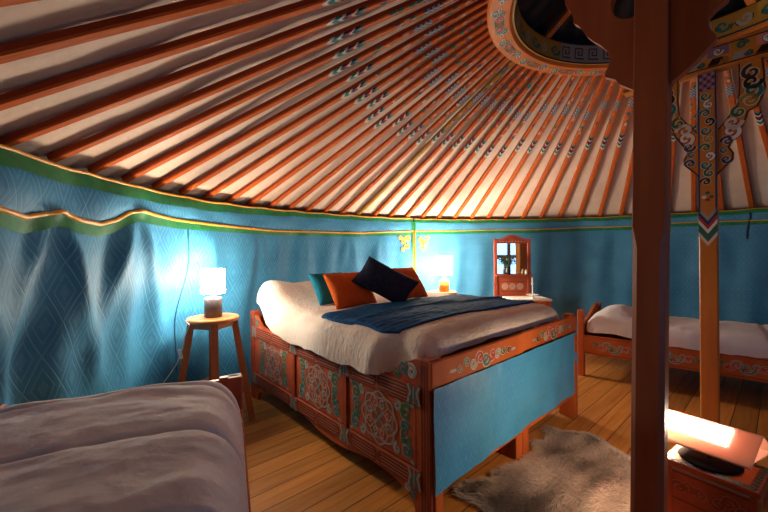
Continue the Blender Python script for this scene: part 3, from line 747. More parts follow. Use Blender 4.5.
# rails proud of the panel
b = MB()
b.box(B((.07 + 2.04) / 2, .006, .598), SD * .985, FW * .008, UP * .046, M['panel_wood']); b.box(B((.07 + 2.04) / 2, .006, .190), SD * .985, FW * .008, UP * .042, M['panel_wood'])
for s in DV[1:3]: b.box(B(s, .007, .39), SD * .016, FW * .007, UP * .165, M['red_wood'])
fixn(b.build('rail_moulding', sp))
fr_ = lambda u, v, e=0: B(u, -.0035 - e, v)
M['carve_line'] = flat('carve_line', (.29, .25, .215), .6); M['carve_pink'] = flat('carve_pink', (.50, .17, .10), .6)
for k in range(3):
    a0, a1 = DV[k], DV[k + 1]
    for zc in (.598, .190):
        nseg = 2; L0 = (a1 - a0 - .10) / nseg
        for q in range(nseg):
            o = MB()
            x0 = a0 + .05 + q * L0 + .010; x1 = x0 + L0 - .020
            for dd_, wd in ((.034, .009), (.017, .009)):
                o.ribbon([(x0 + .012, zc - dd_), (x1 - .012, zc - dd_), (x1, zc - dd_ * .5), (x1, zc + dd_ * .5), (x1 - .012, zc + dd_), (x0 + .012, zc + dd_), (x0, zc + dd_ * .5), (x0, zc - dd_ * .5)], wd, fr_, M['groove'], True)
            o.ribbon([(x0 + .02, zc), (x1 - .02, zc)], .008, fr_, M['groove'])
            for dd_ in (-.0265, .0265, -.0085, .0085): o.ribbon([(x0 + .02, zc + dd_), (x1 - .02, zc + dd_)], .0035, fr_, M['carve_pink'])
            o.build('carved_slot', sp)
for k in range(3):
    a0, a1 = DV[k], DV[k + 1]; cx = (a0 + a1) / 2; cz = .392
    o = MB(); o.ribbon([(a0 + .03, .240), (a1 - .03, .240), (a1 - .03, .544), (a0 + .03, .544)], .008, fs, M['groove'], True)
    o.blob(cx, cz, .150, .146, fs, M['red_wood'], 40); fsu = lambda u, v, e=0: fs(u, v, .0012 + e)
    medallion(o, cx, cz, .142, fsu, M['carve_line'], 1.0)
    for sx in (-1, 1):
        for sy in (-1, 1):
            leaf_corner(o, cx + sx * .205, cz + sy * .092, .078, sx, sy, fs, 'green' if sy > 0 else 'teal', M['carve_line'])
    o.build('carved_medallion', sp)
fq = lambda u, v, e=0: B(u, -.0045 - e, v)
for s in [.098] + DV[1:3] + [2.01]:
    for zc in (.598, .190):
        o = MB(); o.poly([fq(s - .042, zc - .046), fq(s + .042, zc - .046), fq(s + .042, zc + .046), fq(s - .042, zc + .046)], M['red_wood']); fq2 = lambda u, v, e=0: fq(u, v, .001 + e)
        for q in (-1, 1):
            o.ribbon([(s + q * .040, zc + .046), (s + q * .022, zc + .012), (s + q * .040, zc - .046)], .014, fq2, M['carve_line'])
            o.ribbon([(s + q * .025, zc + .046), (s + q * .009, zc + .010), (s + q * .025, zc - .046)], .011, fq2, M['teal'])
            curl(o, s + q * .016, zc - .02, .012, fq2, M['teal'], M['carve_line'], 0, q)
        o.ribbon([(s, zc + .044), (s, zc - .044)], .008, fq2, M['carve_line'])
        o.build('painted_clasp', sp)
for (s, z, r_, c_) in ((.23, .668, .026, 'green'), (.18, .70, .030, 'teal'), (.125, .70, .034, 'grey'), (1.985, .668, .032, 'teal'), (2.015, .70, .026, 'green'), (.16, .118, .024, 'grey'), (.12, .10, .022, 'teal')):
    o = MB(); curl(o, s, z, r_, fs, M[c_], M['carve_line'] if c_ != 'grey' else M['white'], PI * .3, 1); o.build('painted_curl', sp)
# corner posts
for s0, t0, h in ((.033, .040, .78), (LB - .028, .034, .775), (.033, WB - .040, .79), (LB - .028, WB - .034, .775)):
    b = MB(); b.box(B(s0, t0, h / 2), SD * .034, FW * .036, UP * h / 2, M['red_wood'] if t0 < 1 else M['orange_wood'], .006)
    if t0 < 1:
        for q in (-1.2, 0, 1.2): b.ribbon([(s0 + q * .015, .03), (s0 + q * .015, h - .03)], .006, lambda u, v: B(u, t0 - .0368, v), M['groove'])
    fixn(b.build('corner_post', bed))
# footboard
fo = lambda u, v, e=0: B(-.0165 - e, u, v)
for k, (a0, a1, d_) in enumerate(((.0, .8755, -.008), (.8765, WB, .002))):
    b = MB(); b.box(B(d_ + .004, (a0 + a1) / 2, .7095), SD * .012, FW * (a1 - a0) / 2, UP * .0655, M['orange_wood']); r_ = fixn(b.build('foot_rail', bed))
    o = MB(); fk = lambda u, v, e=0: B(d_ - .0095 - e, u, v)
    x0, x1 = ((.17, .74), (1.05, 1.62))[k]; xm = (x0 + x1) / 2
    for q in range(-4, 5):
        x = xm + q * (x1 - x0) / 9.5; rr = .040 - .005 * abs(q)
        curl(o, x, .712 + (.008 if q % 2 else -.006), rr, fk, M[['teal', 'red', 'grey', 'green', 'black'][abs(q) % 5]], M['cream'], PI * (q % 2), 1 if q > 0 else -1)
    for q in (-1, 1): o.blob(xm + q * (x1 - x0) * .52, .705, .03, .009, fk, M['grey'])
    o.build('painted_scrolls', r_)
b = MB(); b.box(B(.004, WB / 2, .182), SD * .014, FW * (WB / 2 - .04), UP * .032, M['orange_wood']); fixn(b.build('lower_foot_rail', bed))
for t0 in (.84, .925):
    b = MB(); b.box(B(.05, t0, .32), SD * .055, FW * .038, UP * .32, M['orange_wood']); fixn(b.build('leg', bed))
b = MB(); b.box(B(.0, .055, .32), SD * .012, FW * .03, UP * .32, M['orange_wood']); fixn(b.build('leg_facing', bed))
b = MB(); b.box(B(.03, WB - .07, .32), SD * .06, FW * .03, UP * .32, M['orange_wood']); fixn(b.build('leg', bed))
b = MB(); b.box(B(LB / 2, WB - .025, .42), SD * (LB / 2 - .05), FW * .015, UP * .22, M['orange_wood']); fixn(b.build('side_rail', bed))
b = MB(); b.box(B(LB - .02, WB / 2, .46), SD * .015, FW * (WB / 2 - .05), UP * .26, M['orange_wood']); fixn(b.build('headboard', bed))
b = MB(); b.box(B(LB / 2, WB / 2, .56), SD * (LB / 2 - .06), FW * (WB / 2 - .06), UP * .02, M['orange_wood']); fixn(b.build('slat_base', bed))

# cloth pinned over the footboard
b = MB()
def sk(u, v):
    low = .160 + .022 * u + .008 * math.sin(u * 2.1) + .006 * noise.noise(Vector((u * 6, 0, 2)))
    z = .655 + (low - .655) * v
    off = .026 + .010 * noise.noise(Vector((u * 3.1, v * 1.6, .4))) * v + .006 * noise.noise(Vector((u * 9, v * 3, 1.4))) + .004 * math.sin(u * 14 + v * 3) * v
    return B(-off, u, z)
b.grid(sk, lin(.004, WB - .035, 130), lin(0, 1, 40), M['blue_skirt'], lambda u, v: (u, .5 * v))
tag(b.build('bed_skirt', None, True, org=B(-.03, WB / 2, .165)), 'sky-blue brocade cloth hung across the footboard of the double bed', 'cloth')

# duvets -----------------------------------------------------------------
def bedcover(P, s0, s1, t0, t1, ztop, h0, h1, hs, rad, mat, name, label, cat, nS=90, nT=80, edge=None, thick=0):
    """bed cover over s0..s1 x t0..t1, rounded over its edges; h0,h1 drop at the s ends, hs at the sides"""
    def axis(a, c, n):
        arc = [rad * (1 - math.cos(x)) for x in lin(0, PI / 2, 9)]
        return [a + q for q in arc] + lin(a + rad, c - rad, n)[1:-1] + [c - q for q in arc[::-1]]
    def f(s, t_):
        es = max(0, 1 - (s - s0) / rad, 1 - (s1 - s) / rad); et = max(0, 1 - (t_ - t0) / rad, 1 - (t1 - t_) / rad)
        q = math.hypot(es, et); k = 1
        if q > 1:
            k = 1 / q
            if s - s0 < rad: s = s0 + rad * (1 - es * k)
            elif s1 - s < rad: s = s1 - rad * (1 - es * k)
            if t_ - t0 < rad: t_ = t0 + rad * (1 - et * k)
            elif t1 - t_ < rad: t_ = t1 - rad * (1 - et * k)
            q = 1
        h = hs
        if es > 0: h = (h0 if s - s0 < s1 - s else h1) if et == 0 else (hs * et + (h0 if s - s0 < s1 - s else h1) * es) / (es + et)
        z = ztop(s, t_) - h * (1 - math.sqrt(max(0, 1 - q * q)))
        if edge: s, t_, z = edge(s, t_, z, q)
        return P(s, t_, z)
    S, T = axis(s0, s1, nS), axis(t0, t1, nT)
    b = MB(); b.grid(f, S, T, mat)
    # hem: short hang below the rounded edge
    ns, nt_ = len(S), len(T)
    loop = [j for j in range(ns)] + [k * ns + ns - 1 for k in range(1, nt_)] + [(nt_ - 1) * ns + j for j in range(ns - 2, -1, -1)] + [k * ns for k in range(nt_ - 2, 0, -1)]
    base = len(b.v)
    for q, j in enumerate(loop): b.v.append(b.v[j] - UP * (.022 + .010 * noise.noise(b.v[j] * 9)) )
    for q in range(len(loop)):
        r_ = (q + 1) % len(loop); b.face([loop[q], base + q, base + r_, loop[r_]], mat)
    o_ = b.build(name, None, True, org=P((s0 + s1) / 2, (t0 + t1) / 2, 0)); tag(o_, label, cat)
    return o_, f
def wr(s, t_, a=.008):
    return a * noise.noise(Vector((s * 4, t_ * 4, .3))) + a * .55 * noise.noise(Vector((s * 11, t_ * 9, 5.3))) + a * .3 * noise.noise(Vector((s * 25, t_ * 22, 1.3)))
def z_bed(s, t_):
    z = .862 + .016 * math.sin(PI * t_ / WB)
    z += .15 * math.exp(-((s - 1.83) / .26) ** 2) * (.35 + .65 * smooth((1.0 - t_) / .6))
    return z + wr(s, t_)
def edge_bed(s, t_, z, q):
    if t_ < .3:
        k = max(0, (.3 - t_) / .35)
        pull = smooth((.42 - s) / .16) + smooth((s - 1.86) / .12)
        t_ += .112 * pull * k
        t_ -= .018 * k * math.sin(s * 9) * (1 - min(1, pull))
        z += (.055 * smooth((s - 1.2) / .7) + .012 * math.sin(s * 7 + 1) + .016 * noise.noise(Vector((s * 6, 0, 2)))) * k
    return s, t_, z
duv, fdu = bedcover(B, .055, 2.04, -.055, WB - .03, z_bed, .085, .12, .195, .16, M['linen'], 'bed_cover', 'cream crinkled linen bed cover spread over the carved double bed', 'bed cover', 110, 100, edge_bed)

def throw_pt(u, v, e=0):
    t_ = .045 + (WB - .115) * u + .010 * math.sin(v * 5)
    s0 = .285 + .03 * math.sin(u * 5 + .8) + .02 * noise.noise(Vector((u * 4, 0, 9))); s1 = .965 + .03 * math.sin(u * 4)
    s = s0 + (s1 - s0) * v
    p = fdu(s, t_)
    lift = .014 + .009 * noise.noise(Vector((s * 5, t_ * 3, 8))) + .004 * math.sin(v * 90) * .5 + .010 * math.exp(-((v - .5 - .1 * math.sin(u * 4)) / .05) ** 2)
    return p + UP * (lift + e)
b = MB(); M['throw'] = noisy('throw', (.007, .060, .185), (.012, .090, .25), 40, .85, (1, 1, 1), .4, 150, .12)
us_, vs_ = lin(0, 1, 110), lin(0, 1, 60)
b.grid(throw_pt, us_, vs_, M['throw'])
per = [(u, 0) for u in us_] + [(1, v) for v in vs_[1:]] + [(u, 1) for u in us_[::-1][1:]] + [(0, v) for v in vs_[::-1][1:-1]]
i0 = len(b.v); 
for u, v in per: b.v.append(throw_pt(u, v))
for u, v in per: b.v.append(throw_pt(u, v, -.020))
for q in range(len(per)): r_ = (q + 1) % len(per); b.face([i0 + q, i0 + r_, i0 + len(per) + r_, i0 + len(per) + q], M['throw'])
tag(b.build('throw_blanket', None, True, org=B(.62, .85, .88)), 'navy blue ribbed throw blanket laid across the double bed', 'blanket')

def cushion(name, label, c, ax, ay, th, mat):
    az = ax.cross(ay).normalized() * th; b = MB(); n_ = 22
    def f(u, v, sg):
        k = (1 - abs(u) ** 2.6) * (1 - abs(v) ** 2.6)
        pinch = 1 - .07 * (1 - abs(u * v)) * (max(abs(u), abs(v)) ** 3)
        w_ = .05 * noise.noise(Vector((u * 1.7, v * 1.7, th * 70 + c.x)))
        return c + ax * u * pinch + ay * v * pinch + az * sg * (max(0, k) ** .48 + w_ * k)
    g = lin(-1, 1, n_)
    for sg in (1, -1): b.grid(lambda u, v: f(u, v, sg), g if sg > 0 else g[::-1], g, mat)
    o_ = b.build(name, None, True, org=c)
    import bmesh
    bm = bmesh.new(); bm.from_mesh(o_.data); bmesh.ops.remove_doubles(bm, verts=bm.verts, dist=1e-4); bmesh.ops.recalc_face_normals(bm, faces=bm.faces); bm.to_mesh(o_.data); bm.free()
    for p in o_.data.polygons: p.use_smooth = True
    return tag(o_, label, 'cushion', 'scatter cushions on the double bed')
lean = (UP * .80 + SD * .60).normalized()
cushion('cushion', 'teal cushion half hidden behind the front left orange cushion', B(1.40, .40, .995), FW * .17, lean * .150, .055, M['cushion_teal'])
cushion('cushion', 'orange cushion in front of the teal one, left of the navy cushion', B(1.20, .45, .995), FW * .205, lean * .16, .06, M['cushion_orange'])
cushion('cushion', 'orange cushion partly behind the navy cushion, beside the back lamp', B(1.17, 1.05, 1.010), FW * .185, lean * .165, .06, M['cushion_orange'])
a_ = math.radians(-29); nv = (FW * .93 - SD * .36).normalized()
ln2 = (UP * .86 + SD * .50).normalized()
cushion('cushion', 'dark navy oblong cushion tilted against both orange cushions', B(1.035, .675, 1.050), Vector((.205, .02, -.108)), Vector((.074, .035, .100)), .055, M['cushion_navy'])

# ================================================================== SINGLE BED ON THE RIGHT
P3 = Vector((1.99, 3.735, 0)); A3 = Vector((.758, -.652, 0)).normalized(); W3 = Vector((-A3.y, A3.x, 0))
def R3(s, t_, z): return P3 + A3 * s + W3 * t_ + UP * z
L3, D3 = 1.95, .93
b3 = thing('single_bed', 'orange wooden single bed with carved rail standing at the right wall', 'bed', R3(L3 / 2, D3 / 2, 0))
for s, t_, h in ((.03, .03, .675), (.03, D3 - .03, .65), (L3 - .03, .03, .56), (L3 - .03, D3 - .03, .56)):
    b = MB(); b.box(R3(s, t_, h / 2), A3 * .03, W3 * .03, UP * h / 2, M['orange_wood'], .006); fixn(b.build('corner_post', b3))
b = MB(); b.box(R3(L3 / 2, .02, .328), A3 * (L3 / 2 - .03), W3 * .014, UP * .096, M['orange_wood']); fr3 = fixn(b.build('front_rail', b3))
o = MB(); f3 = lambda u, v, e=0: R3(u, .0045 - e, v)
for k in range(4):
    x0 = .12 + k * .46
    for q in range(-3, 4):
        curl(o, x0 + .2 + q * .052, .328 + (.008 if q % 2 else -.008), .050 - .006 * abs(q), f3, M[['teal', 'grey', 'red', 'green'][abs(q) % 4]], M['grey' if q % 2 else 'cream'], PI * (q % 2), 1 if q > 0 else -1, .22)
o.ribbon([(.05, .25), (L3 - .05, .25)], .006, f3, M['groove']); o.ribbon([(.05, .41), (L3 - .05, .41)], .006, f3, M['groove'])
o.build('painted_scrolls', fr3)
b = MB(); b.box(R3(L3 / 2, D3 - .02, .328), A3 * (L3 / 2 - .03), W3 * .014, UP * .096, M['orange_wood']); fixn(b.build('back_rail', b3))
hb = [(.05, .20), (D3 - .05, .20), (D3 - .05, .62), (D3 - .15, .66), (D3 - .3, .645), (D3 * .5, .60), (.25, .55), (.05, .56)]
b = MB(); b.prism([R3(.02, x, z) for x, z in hb], A3 * .022, M['orange_wood']); fixn(b.build('headboard', b3))
b = MB(); b.box(R3(L3 - .03, D3 / 2, .36), A3 * .014, W3 * (D3 / 2 - .04), UP * .13, M['orange_wood']); fixn(b.build('footboard', b3))
b = MB(); b.box(R3(L3 / 2, D3 / 2, .37), A3 * (L3 / 2 - .05), W3 * (D3 / 2 - .04), UP * .02, M['orange_wood']); fixn(b.build('slat_base', b3))
SE3 = [.62, 1.02, 1.40, 1.75]
def z3(s, t_):
    z = .575 + .11 * math.exp(-((s - .30) / .20) ** 2) * (.5 + .5 * math.sin(PI * t_ / D3)) + wr(s, t_, .012)
    return z - .016 * sum(math.exp(-((s - q) / .018) ** 2) for q in SE3)
duv3, fdu3 = bedcover(R3, .065, L3 - .06, .005, D3 - .04, z3, .10, .12, .135, .10, M['linen_white'], 'bed_cover', 'white quilted duvet on the single bed along the right wall', 'duvet', 90, 50)

# ================================================================== SINGLE BED AT LOWER LEFT
P1 = Vector((-.622, 1.575, 0)); A1 = Vector((.393, -.92, 0)).normalized(); W1 = Vector((A1.y, -A1.x, 0))
def R1(s, t_, z): return P1 + A1 * s + W1 * t_ + UP * z
L1, D1 = 1.90, .83
b1 = thing('single_bed', 'wooden single bed in the lower left corner below the stool', 'bed', R1(L1 / 2, D1 / 2, 0))
for s, t_, h in ((.03, .03, .775), (.03, D1 - .03, .775), (L1 - .03, .03, .70), (L1 - .03, D1 - .03, .70)):
    b = MB(); b.box(R1(s, t_, h / 2), A1 * .03, W1 * .03, UP * h / 2, M['red_wood'], .006); fixn(b.build('corner_post', b1))
b = MB(); b.box(R1(.028, D1 / 2, .61), A1 * .014, W1 * (D1 / 2 - .03), UP * .155, M['red_wood']); fixn(b.build('headboard', b1))
b = MB(); b.box(R1(.0275, .052, .765), A1 * .016, W1 * .040, UP * .010, M['red_wood']); k_ = fixn(b.build('top_cap', b1))
for t_ in (.015, D1 - .015):
    b = MB(); b.box(R1(L1 / 2, t_, .55), A1 * (L1 / 2 - .04), W1 * .014, UP * .09, M['orange_wood']); fixn(b.build('side_rail', b1))
b = MB(); b.box(R1(L1 - .03, D1 / 2, .55), A1 * .014, W1 * (D1 / 2 - .03), UP * .12, M['red_wood']); fixn(b.build('footboard', b1))
b = MB(); b.box(R1(L1 / 2, D1 / 2, .55), A1 * (L1 / 2 - .05), W1 * (D1 / 2 - .04), UP * .02, M['orange_wood']); fixn(b.build('slat_base', b1))
SE1 = [.21, .58, .92, 1.26, 1.6]
def z1(s, t_):
    z = .806 + .022 * math.sin(PI * min(1, t_ / D1)) + wr(s, t_, .010)
    z += .004 * math.sin(s * 38 + 3 * noise.noise(Vector((t_ * 3, 0, 1)))) * smooth((.42 - s) / .15) * smooth(t_ / .3)
    sd = s + .02 * math.sin(t_ * 5)
    return z - sum(.007 * math.exp(-((sd - q) / .05) ** 2) + .022 * math.exp(-((sd - q) / .008) ** 2) for q in SE1)
duv1, fdu1 = bedcover(R1, .05, L1 - .06, .004, D1 - .01, z1, .16, .12, .20, .13, M['linen_grey'], 'bed_cover', 'greyish white quilted duvet on the bed at lower left', 'duvet', 260, 60)
for q in SE1[:4]:
    b = MB(); b.tube([fdu1(q - .02 * math.sin(t_ * 5), t_) + UP * .0015 for t_ in lin(.006, D1 - .015, 70)], .0035, M['seam'], 5); b.build('quilt_seam', duv1, True, org=duv1.location)

# ================================================================== STOOLS AND LAMPS
def make_stool(label, loc, h, r, sp_=1.85):
    st = thing('stool', label, 'stool', loc, 'round wooden bedside stools'); o_ = Vector(loc)
    b = MB(); b.lathe(o_, [(.001, h - .028), (r - .008, h - .028), (r, h - .020), (r, h - .006), (r - .006, h), (.001, h)], M['seat_wood'], 40); fixn(b.build('seat', st))
    b = MB(); ra = r * .80
    ang = [math.radians(a) for a in (-62, 28, 118, 208)]
    top = [o_ + Vector((ra * math.cos(a), ra * math.sin(a), h - .03)) for a in ang]; bot = [o_ + Vector((ra * sp_ * math.cos(a), ra * sp_ * math.sin(a), 0)) for a in ang]
    for p, q in zip(top, bot):
        b = MB(); d = (p - o_); d.z = 0; d.normalize(); x = Vector((-d.y, d.x, 0))
        w = .023; b.v += [q + d * i + x * j for i, j in ((-w, -w), (w, -w), (w, w), (-w, w))] + [p + d * i + x * j for i, j in ((-w, -w), (w, -w), (w, w), (-w, w))]
        for f in ((0, 3, 2, 1), (4, 5, 6, 7), (0, 1, 5, 4), (1, 2, 6, 5), (2, 3, 7, 6), (3, 0, 4, 7)): b.face(list(f), M['stool_wood'])
        b.build('leg', st)
    for k in range(4):
        b = MB(); p, q = top[k] - UP * .022, top[(k + 1) % 4] - UP * .022; b.beam(p, q, .018, .045, M['stool_wood']); fixn(b.build('apron', st))
        u_ = .62; b = MB(); b.beam(top[k].lerp(bot[k], u_), top[(k + 1) % 4].lerp(bot[(k + 1) % 4], u_), .018, .035, M['stool_wood']); fixn(b.build('stretcher', st))
    return st
SL = on_z(213.2, 316.8, .82); SH = .82
st1 = make_stool('tall round wooden stool under the grey lamp, beside the carved bed', (SL.x, SL.y, 0), SH, .180)
sb = Vector((.765, 4.70, 0)); st2 = make_stool('round wooden stool under the orange lamp at the head of the bed', tuple(sb), .765, .18)

def table_lamp(label, loc, br, bh, bm, sr, sz0, sz1, shade_mat, power):
    lp = thing('table_lamp', label, 'lamp', loc); o_ = Vector(loc); z0 = o_.z; o0 = Vector((0, 0, 0)) + Vector((o_.x, o_.y, 0))
    b = MB(); b.lathe(o_, [(.001, 0), (br - .006, 0), (br, .006), (br, bh - .008), (br - .008, bh), (.012, bh)], bm, 32); fixn(b.build('base', lp, True))
    b = MB(); b.lathe(o_, [(.014, bh), (.020, bh + .006), (.014, bh + .014), (.012, sz0 - z0 + .04), (.001, sz0 - z0 + .04)], M['plastic'], 16); fixn(b.build('neck', lp, True))
    b = MB(); b.lathe(o0, [(sr, sz0), (sr, sz1)], shade_mat, 40); b.f.pop(); b.m.pop(); b.uv.pop(); b.f.pop(); b.m.pop(); b.uv.pop()
    sh = b.build('lamp_shade', lp, True)
    for z_ in (sz0, sz1):
        b = MB(); b.tube([o0 + Vector((sr * math.cos(a), sr * math.sin(a), z_)) for a in lin(0, 2 * PI, 41)], .0025, M['plastic'], 6); b.build('rim_wire', sh)
    return lp
lz = lambda y, d, px: CH - (y - (YH + ROLL * (px - 384))) * d / F
l1 = table_lamp('small white lamp on a grey-brown base, standing on the tall stool', (SL.x, SL.y, SH), .062, .145, M['ceramic'], .082, lz(293.3, SL.y, 213), lz(269.2, SL.y, 213), M['lamp_white'], 0)
LB_ = Vector((.775, 4.68, .765)); M['lamp_orange'] = noisy('lamp_orange', (.62, .20, .03), (.70, .26, .05), 8, .4)
l2 = table_lamp('glowing lamp on an orange base behind the bed, at the back wall', tuple(LB_), .064, .145, M['lamp_orange'], .105, .985, 1.22, M['lamp_back'], 0)
# lamp cord with its switch hanging down beside the stool
d0 = SL.y - .17
def cp(px, py, d): return Vector((0, 0, CH)) + ray(px, py) * d
cord = [Vector((SL.x - .02, SL.y - .07, SH + .006)), Vector((SL.x - .07, SL.y - .12, SH + .005)), Vector((SL.x - .115, SL.y - .165, SH + .004)), cp(189.5, 325, d0 - .03), cp(185, 336, d0 - .03), cp(182.5, 347, d0 - .03), cp(180, 356, d0 - .03), cp(176, 365, d0 - .03), cp(170, 374, d0 - .05), cp(164, 382, d0 - .06), cp(160, 398, d0 - .05), cp(158, 430, d0 - .05)]
b = MB(); b.tube(cord, .0032, M['plastic'], 6); cd = b.build('cord', l1)
b = MB(); b.box(cp(180.3, 354, d0 - .03), Vector((.010, 0, .003)), Vector((0, .008, 0)), Vector((-.008, 0, .032)), M['plastic'], .003); fixn(b.build('inline_switch', cd))

# ================================================================== MIRROR CORNER
mc = Vector((1.745, 4.93, 0)); mn = (Vector((1.67, 2.06, 0)) - mc).normalized(); mn = Matrix.Rotation(math.radians(-2), 3, 'Z') @ mn; mx = Vector((-mn.y, mn.x, 0)); mx = mx if mx.x > 0 else -mx
mo = thing('wall_mirror', 'carved wooden mirror with crest and little ledge, at the back wall', 'mirror', mc + UP * .66)
def Mx(u, v, w=0): return mc + mx * u + UP * v + mn * w
hwid = .245
for q in (-1, 1):
    b = MB(); b.box(Mx(q * (hwid - .022), 1.05, .0), mx * .022, UP * .40, mn * .02, M['red_wood']); fixn(b.build('side_frame', mo))
b = MB(); crest = [(-hwid, 1.385), (hwid, 1.385), (hwid, 1.445), (.17, 1.445), (.12, 1.46), (.06, 1.492), (0, 1.505), (-.06, 1.492), (-.12, 1.46), (-.17, 1.445), (-hwid, 1.445)]
b.prism([Mx(u, v, -.018) for u, v in crest], mn * .036, M['red_wood']); cr_ = fixn(b.build('crest', mo))
o = MB(); fm = lambda u, v, e=0: Mx(u, v, .0195 + e)
o.ribbon([(-.20, 1.40), (.20, 1.40)], .008, fm, M['groove']); o.ribbon([(-.17, 1.415), (-.08, 1.43), (0, 1.475), (.08, 1.43), (.17, 1.415)], .008, fm, M['groove'])
for q in range(-4, 5): o.blob(q * .04, 1.412, .012, .006, fm, M['pink'])
o.build('carving', cr_)
b = MB(); b.box(Mx(0, .79, -.004), mx * (hwid - .04), UP * .155, mn * .012, M['panel_wood']); lp_ = fixn(b.build('lower_panel', mo))
o = MB(); fm2 = lambda u, v, e=0: Mx(u, v, .0095 + e)
for u in (-.10, 0, .10):
    medallion(o, u, .80, .042, fm2, M['cream'], 1)
o.ribbon([(-.17, .735), (.17, .735), (.17, .865), (-.17, .865)], .008, fm2, M['groove'], True); o.build('carving', lp_)
b = MB(); b.box(Mx(0, .655, 0), mx * hwid, UP * .02, mn * .022, M['red_wood']); fixn(b.build('bottom_rail', mo))
b = MB(); b.box(Mx(0, .955, .05), mx * (hwid - .005), UP * .011, mn * .065, M['red_wood']); fixn(b.build('ledge', mo))
b = MB(); b.poly([Mx(-.20, .966, .004), Mx(.20, .966, .004), Mx(.20, 1.386, .004), Mx(-.20, 1.386, .004)], M['mirror']); gl = b.build('mirror_glass', mo); gl['label'] = 'reflecting glass'
b = MB(); b.box(Mx(0, 1.0, -.015), mx * .21, UP * .38, mn * .006, M['darkbrown']); fixn(b.build('backboard', mo))
# plant in a dark vase on the ledge
vp = Mx(-.075, .966, .065); pv = thing('potted_plant', 'small leafy plant in a dark vase on the mirror ledge', 'plant', vp)
b = MB(); b.lathe(vp, [(.001, 0), (.026, 0), (.034, .02), (.036, .05), (.028, .085), (.030, .10), (.024, .10), (.020, .085), (.001, .08)], M['black'], 20); fixn(b.build('vase', pv, True))
b = MB()
rnd = random.Random(3)
for k in range(90):
    a = rnd.uniform(0, 2 * PI); sp_ = rnd.uniform(.03, .13); hh = rnd.uniform(.06, .20)
    d = mx * math.cos(a) + mn * abs(math.sin(a)) * .7
    p0 = vp + UP * .09; p1 = vp + UP * (.09 + hh * .8) + d * sp_ * .6; p2 = vp + UP * (.075 + hh * .85) + d * sp_
    x = (d.cross(UP).normalized() + UP * .6).normalized(); w = rnd.uniform(.010, .018)
    b.tube([p0, p1], .0016, M['leaf'], 4, False)
    pm = p1.lerp(p2, .5) + UP * .008
    b.poly([p1, pm + x * w, p2, pm - x * w], M['leaf'])
b.build('foliage', pv)
cj = Mx(.165, .966, .07); 
b = MB(); b.lathe(cj, [(.001, 0), (.020, 0), (.022, .03), (.014, .04), (.014, .065), (.001, .066)], M['cream'], 16); tag(fixn(b.build('jar', None, True, org=cj)), 'tiny pale jar at the right end of the mirror ledge', 'jar')
# white-topped side table with a candlestick
tp = Vector((1.80, 4.58, 0)); TZ = .69
ta = thing('side_table', 'small white-topped table below the carved mirror', 'table', tp)
b = MB(); b.box(tp + UP * (TZ - .0125), Vector((.25, 0, 0)), Vector((0, .17, 0)), UP * .0125, M['white']); fixn(b.build('table_top', ta))
for sx in (-1, 1):
    for sy in (-1, 1):
        b = MB(); b.box(tp + Vector((sx * .22, sy * .14, (TZ - .025) / 2)), Vector((.018, 0, 0)), Vector((0, .018, 0)), UP * (TZ - .025) / 2, M['orange_wood']); fixn(b.build('leg', ta))
for sy in (-1, 1):
    b = MB(); b.box(tp + Vector((0, sy * .14, TZ - .06)), Vector((.20, 0, 0)), Vector((0, .009, 0)), UP * .03, M['orange_wood']); fixn(b.build('apron', ta))
cs = Vector((1.845, 4.50, TZ)); ck_ = thing('candlestick', 'slim white candlestick with leafy foot on the white-topped table', 'candlestick', cs)
b = MB(); b.lathe(cs, [(.001, 0), (.035, 0), (.035, .006), (.010, .014), (.006, .03), (.006, .17), (.016, .18), (.016, .19), (.001, .19)], M['white'], 18); fixn(b.build('stem', ck_, True))
b = MB(); b.lathe(cs, [(.001, .19), (.009, .19), (.009, .26), (.001, .263)], M['cream'], 12); fixn(b.build('candle', ck_, True))
b = MB()
for k in range(7):
    a = 2 * PI * k / 7; d = Vector((math.cos(a), math.sin(a), 0)); x = Vector((-d.y, d.x, 0))
    b.poly([cs + UP * .02 + d * .008, cs + UP * .05 + d * .04 + x * .018, cs + UP * .055 + d * .085, cs + UP * .05 + d * .04 - x * .018], M['white'])
b.build('leaf_collar', ck_)

# ================================================================== PAINTED BOX AND LAMP, LOWER RIGHT
Q0 = Vector((1.337, 1.29, 0)); QA = Vector((-.575, .817, 0)).normalized(); QB = Vector((QA.y, -QA.x, 0)); QB = QB if QB.x > 0 else -QB
BA, BB_, BZ = .292, .245, .42
def Q(a, bb, z): return Q0 + QA * a + QB * bb + UP * z
bx = thing('painted_box', 'small carved and painted wooden stool box at lower right', 'box', Q(BA / 2, BB_ / 2, 0))
b = MB(); b.box(Q(BA / 2, BB_ / 2, BZ - .012), QA * BA / 2, QB * BB_ / 2, UP * .012, M['panel_wood'], .005); tpo = fixn(b.build('lid', bx))
o = MB(); fT = lambda u, v, e=0: Q(u, v, BZ + .0008 + e)
o.poly([fT(.034, .034), fT(BA - .034, .034), fT(BA - .034, BB_ - .034), fT(.034, BB_ - .034)], M['rim_orange'])
o.ribbon([(.020, .020), (BA - .020, .020), (BA - .020, BB_ - .020), (.020, BB_ - .020)], .024, fT, M['navy'], True)
fT2 = lambda u, v, e=0: fT(u, v, .0012 + e)
for k in range(9):
    for v in (.020, BB_ - .020): curl(o, .03 + k * (BA - .06) / 8, v, .011, fT2, M['teal' if k % 2 else 'green'], M['grey'], 0, 1)
for k in range(7):
    for u in (.020, BA - .020): curl(o, u, .035 + k * (BB_ - .07) / 6, .011, fT2, M['teal' if k % 2 else 'green'], M['grey'], 0, 1)
o.build('painted_border', tpo)
b = MB()
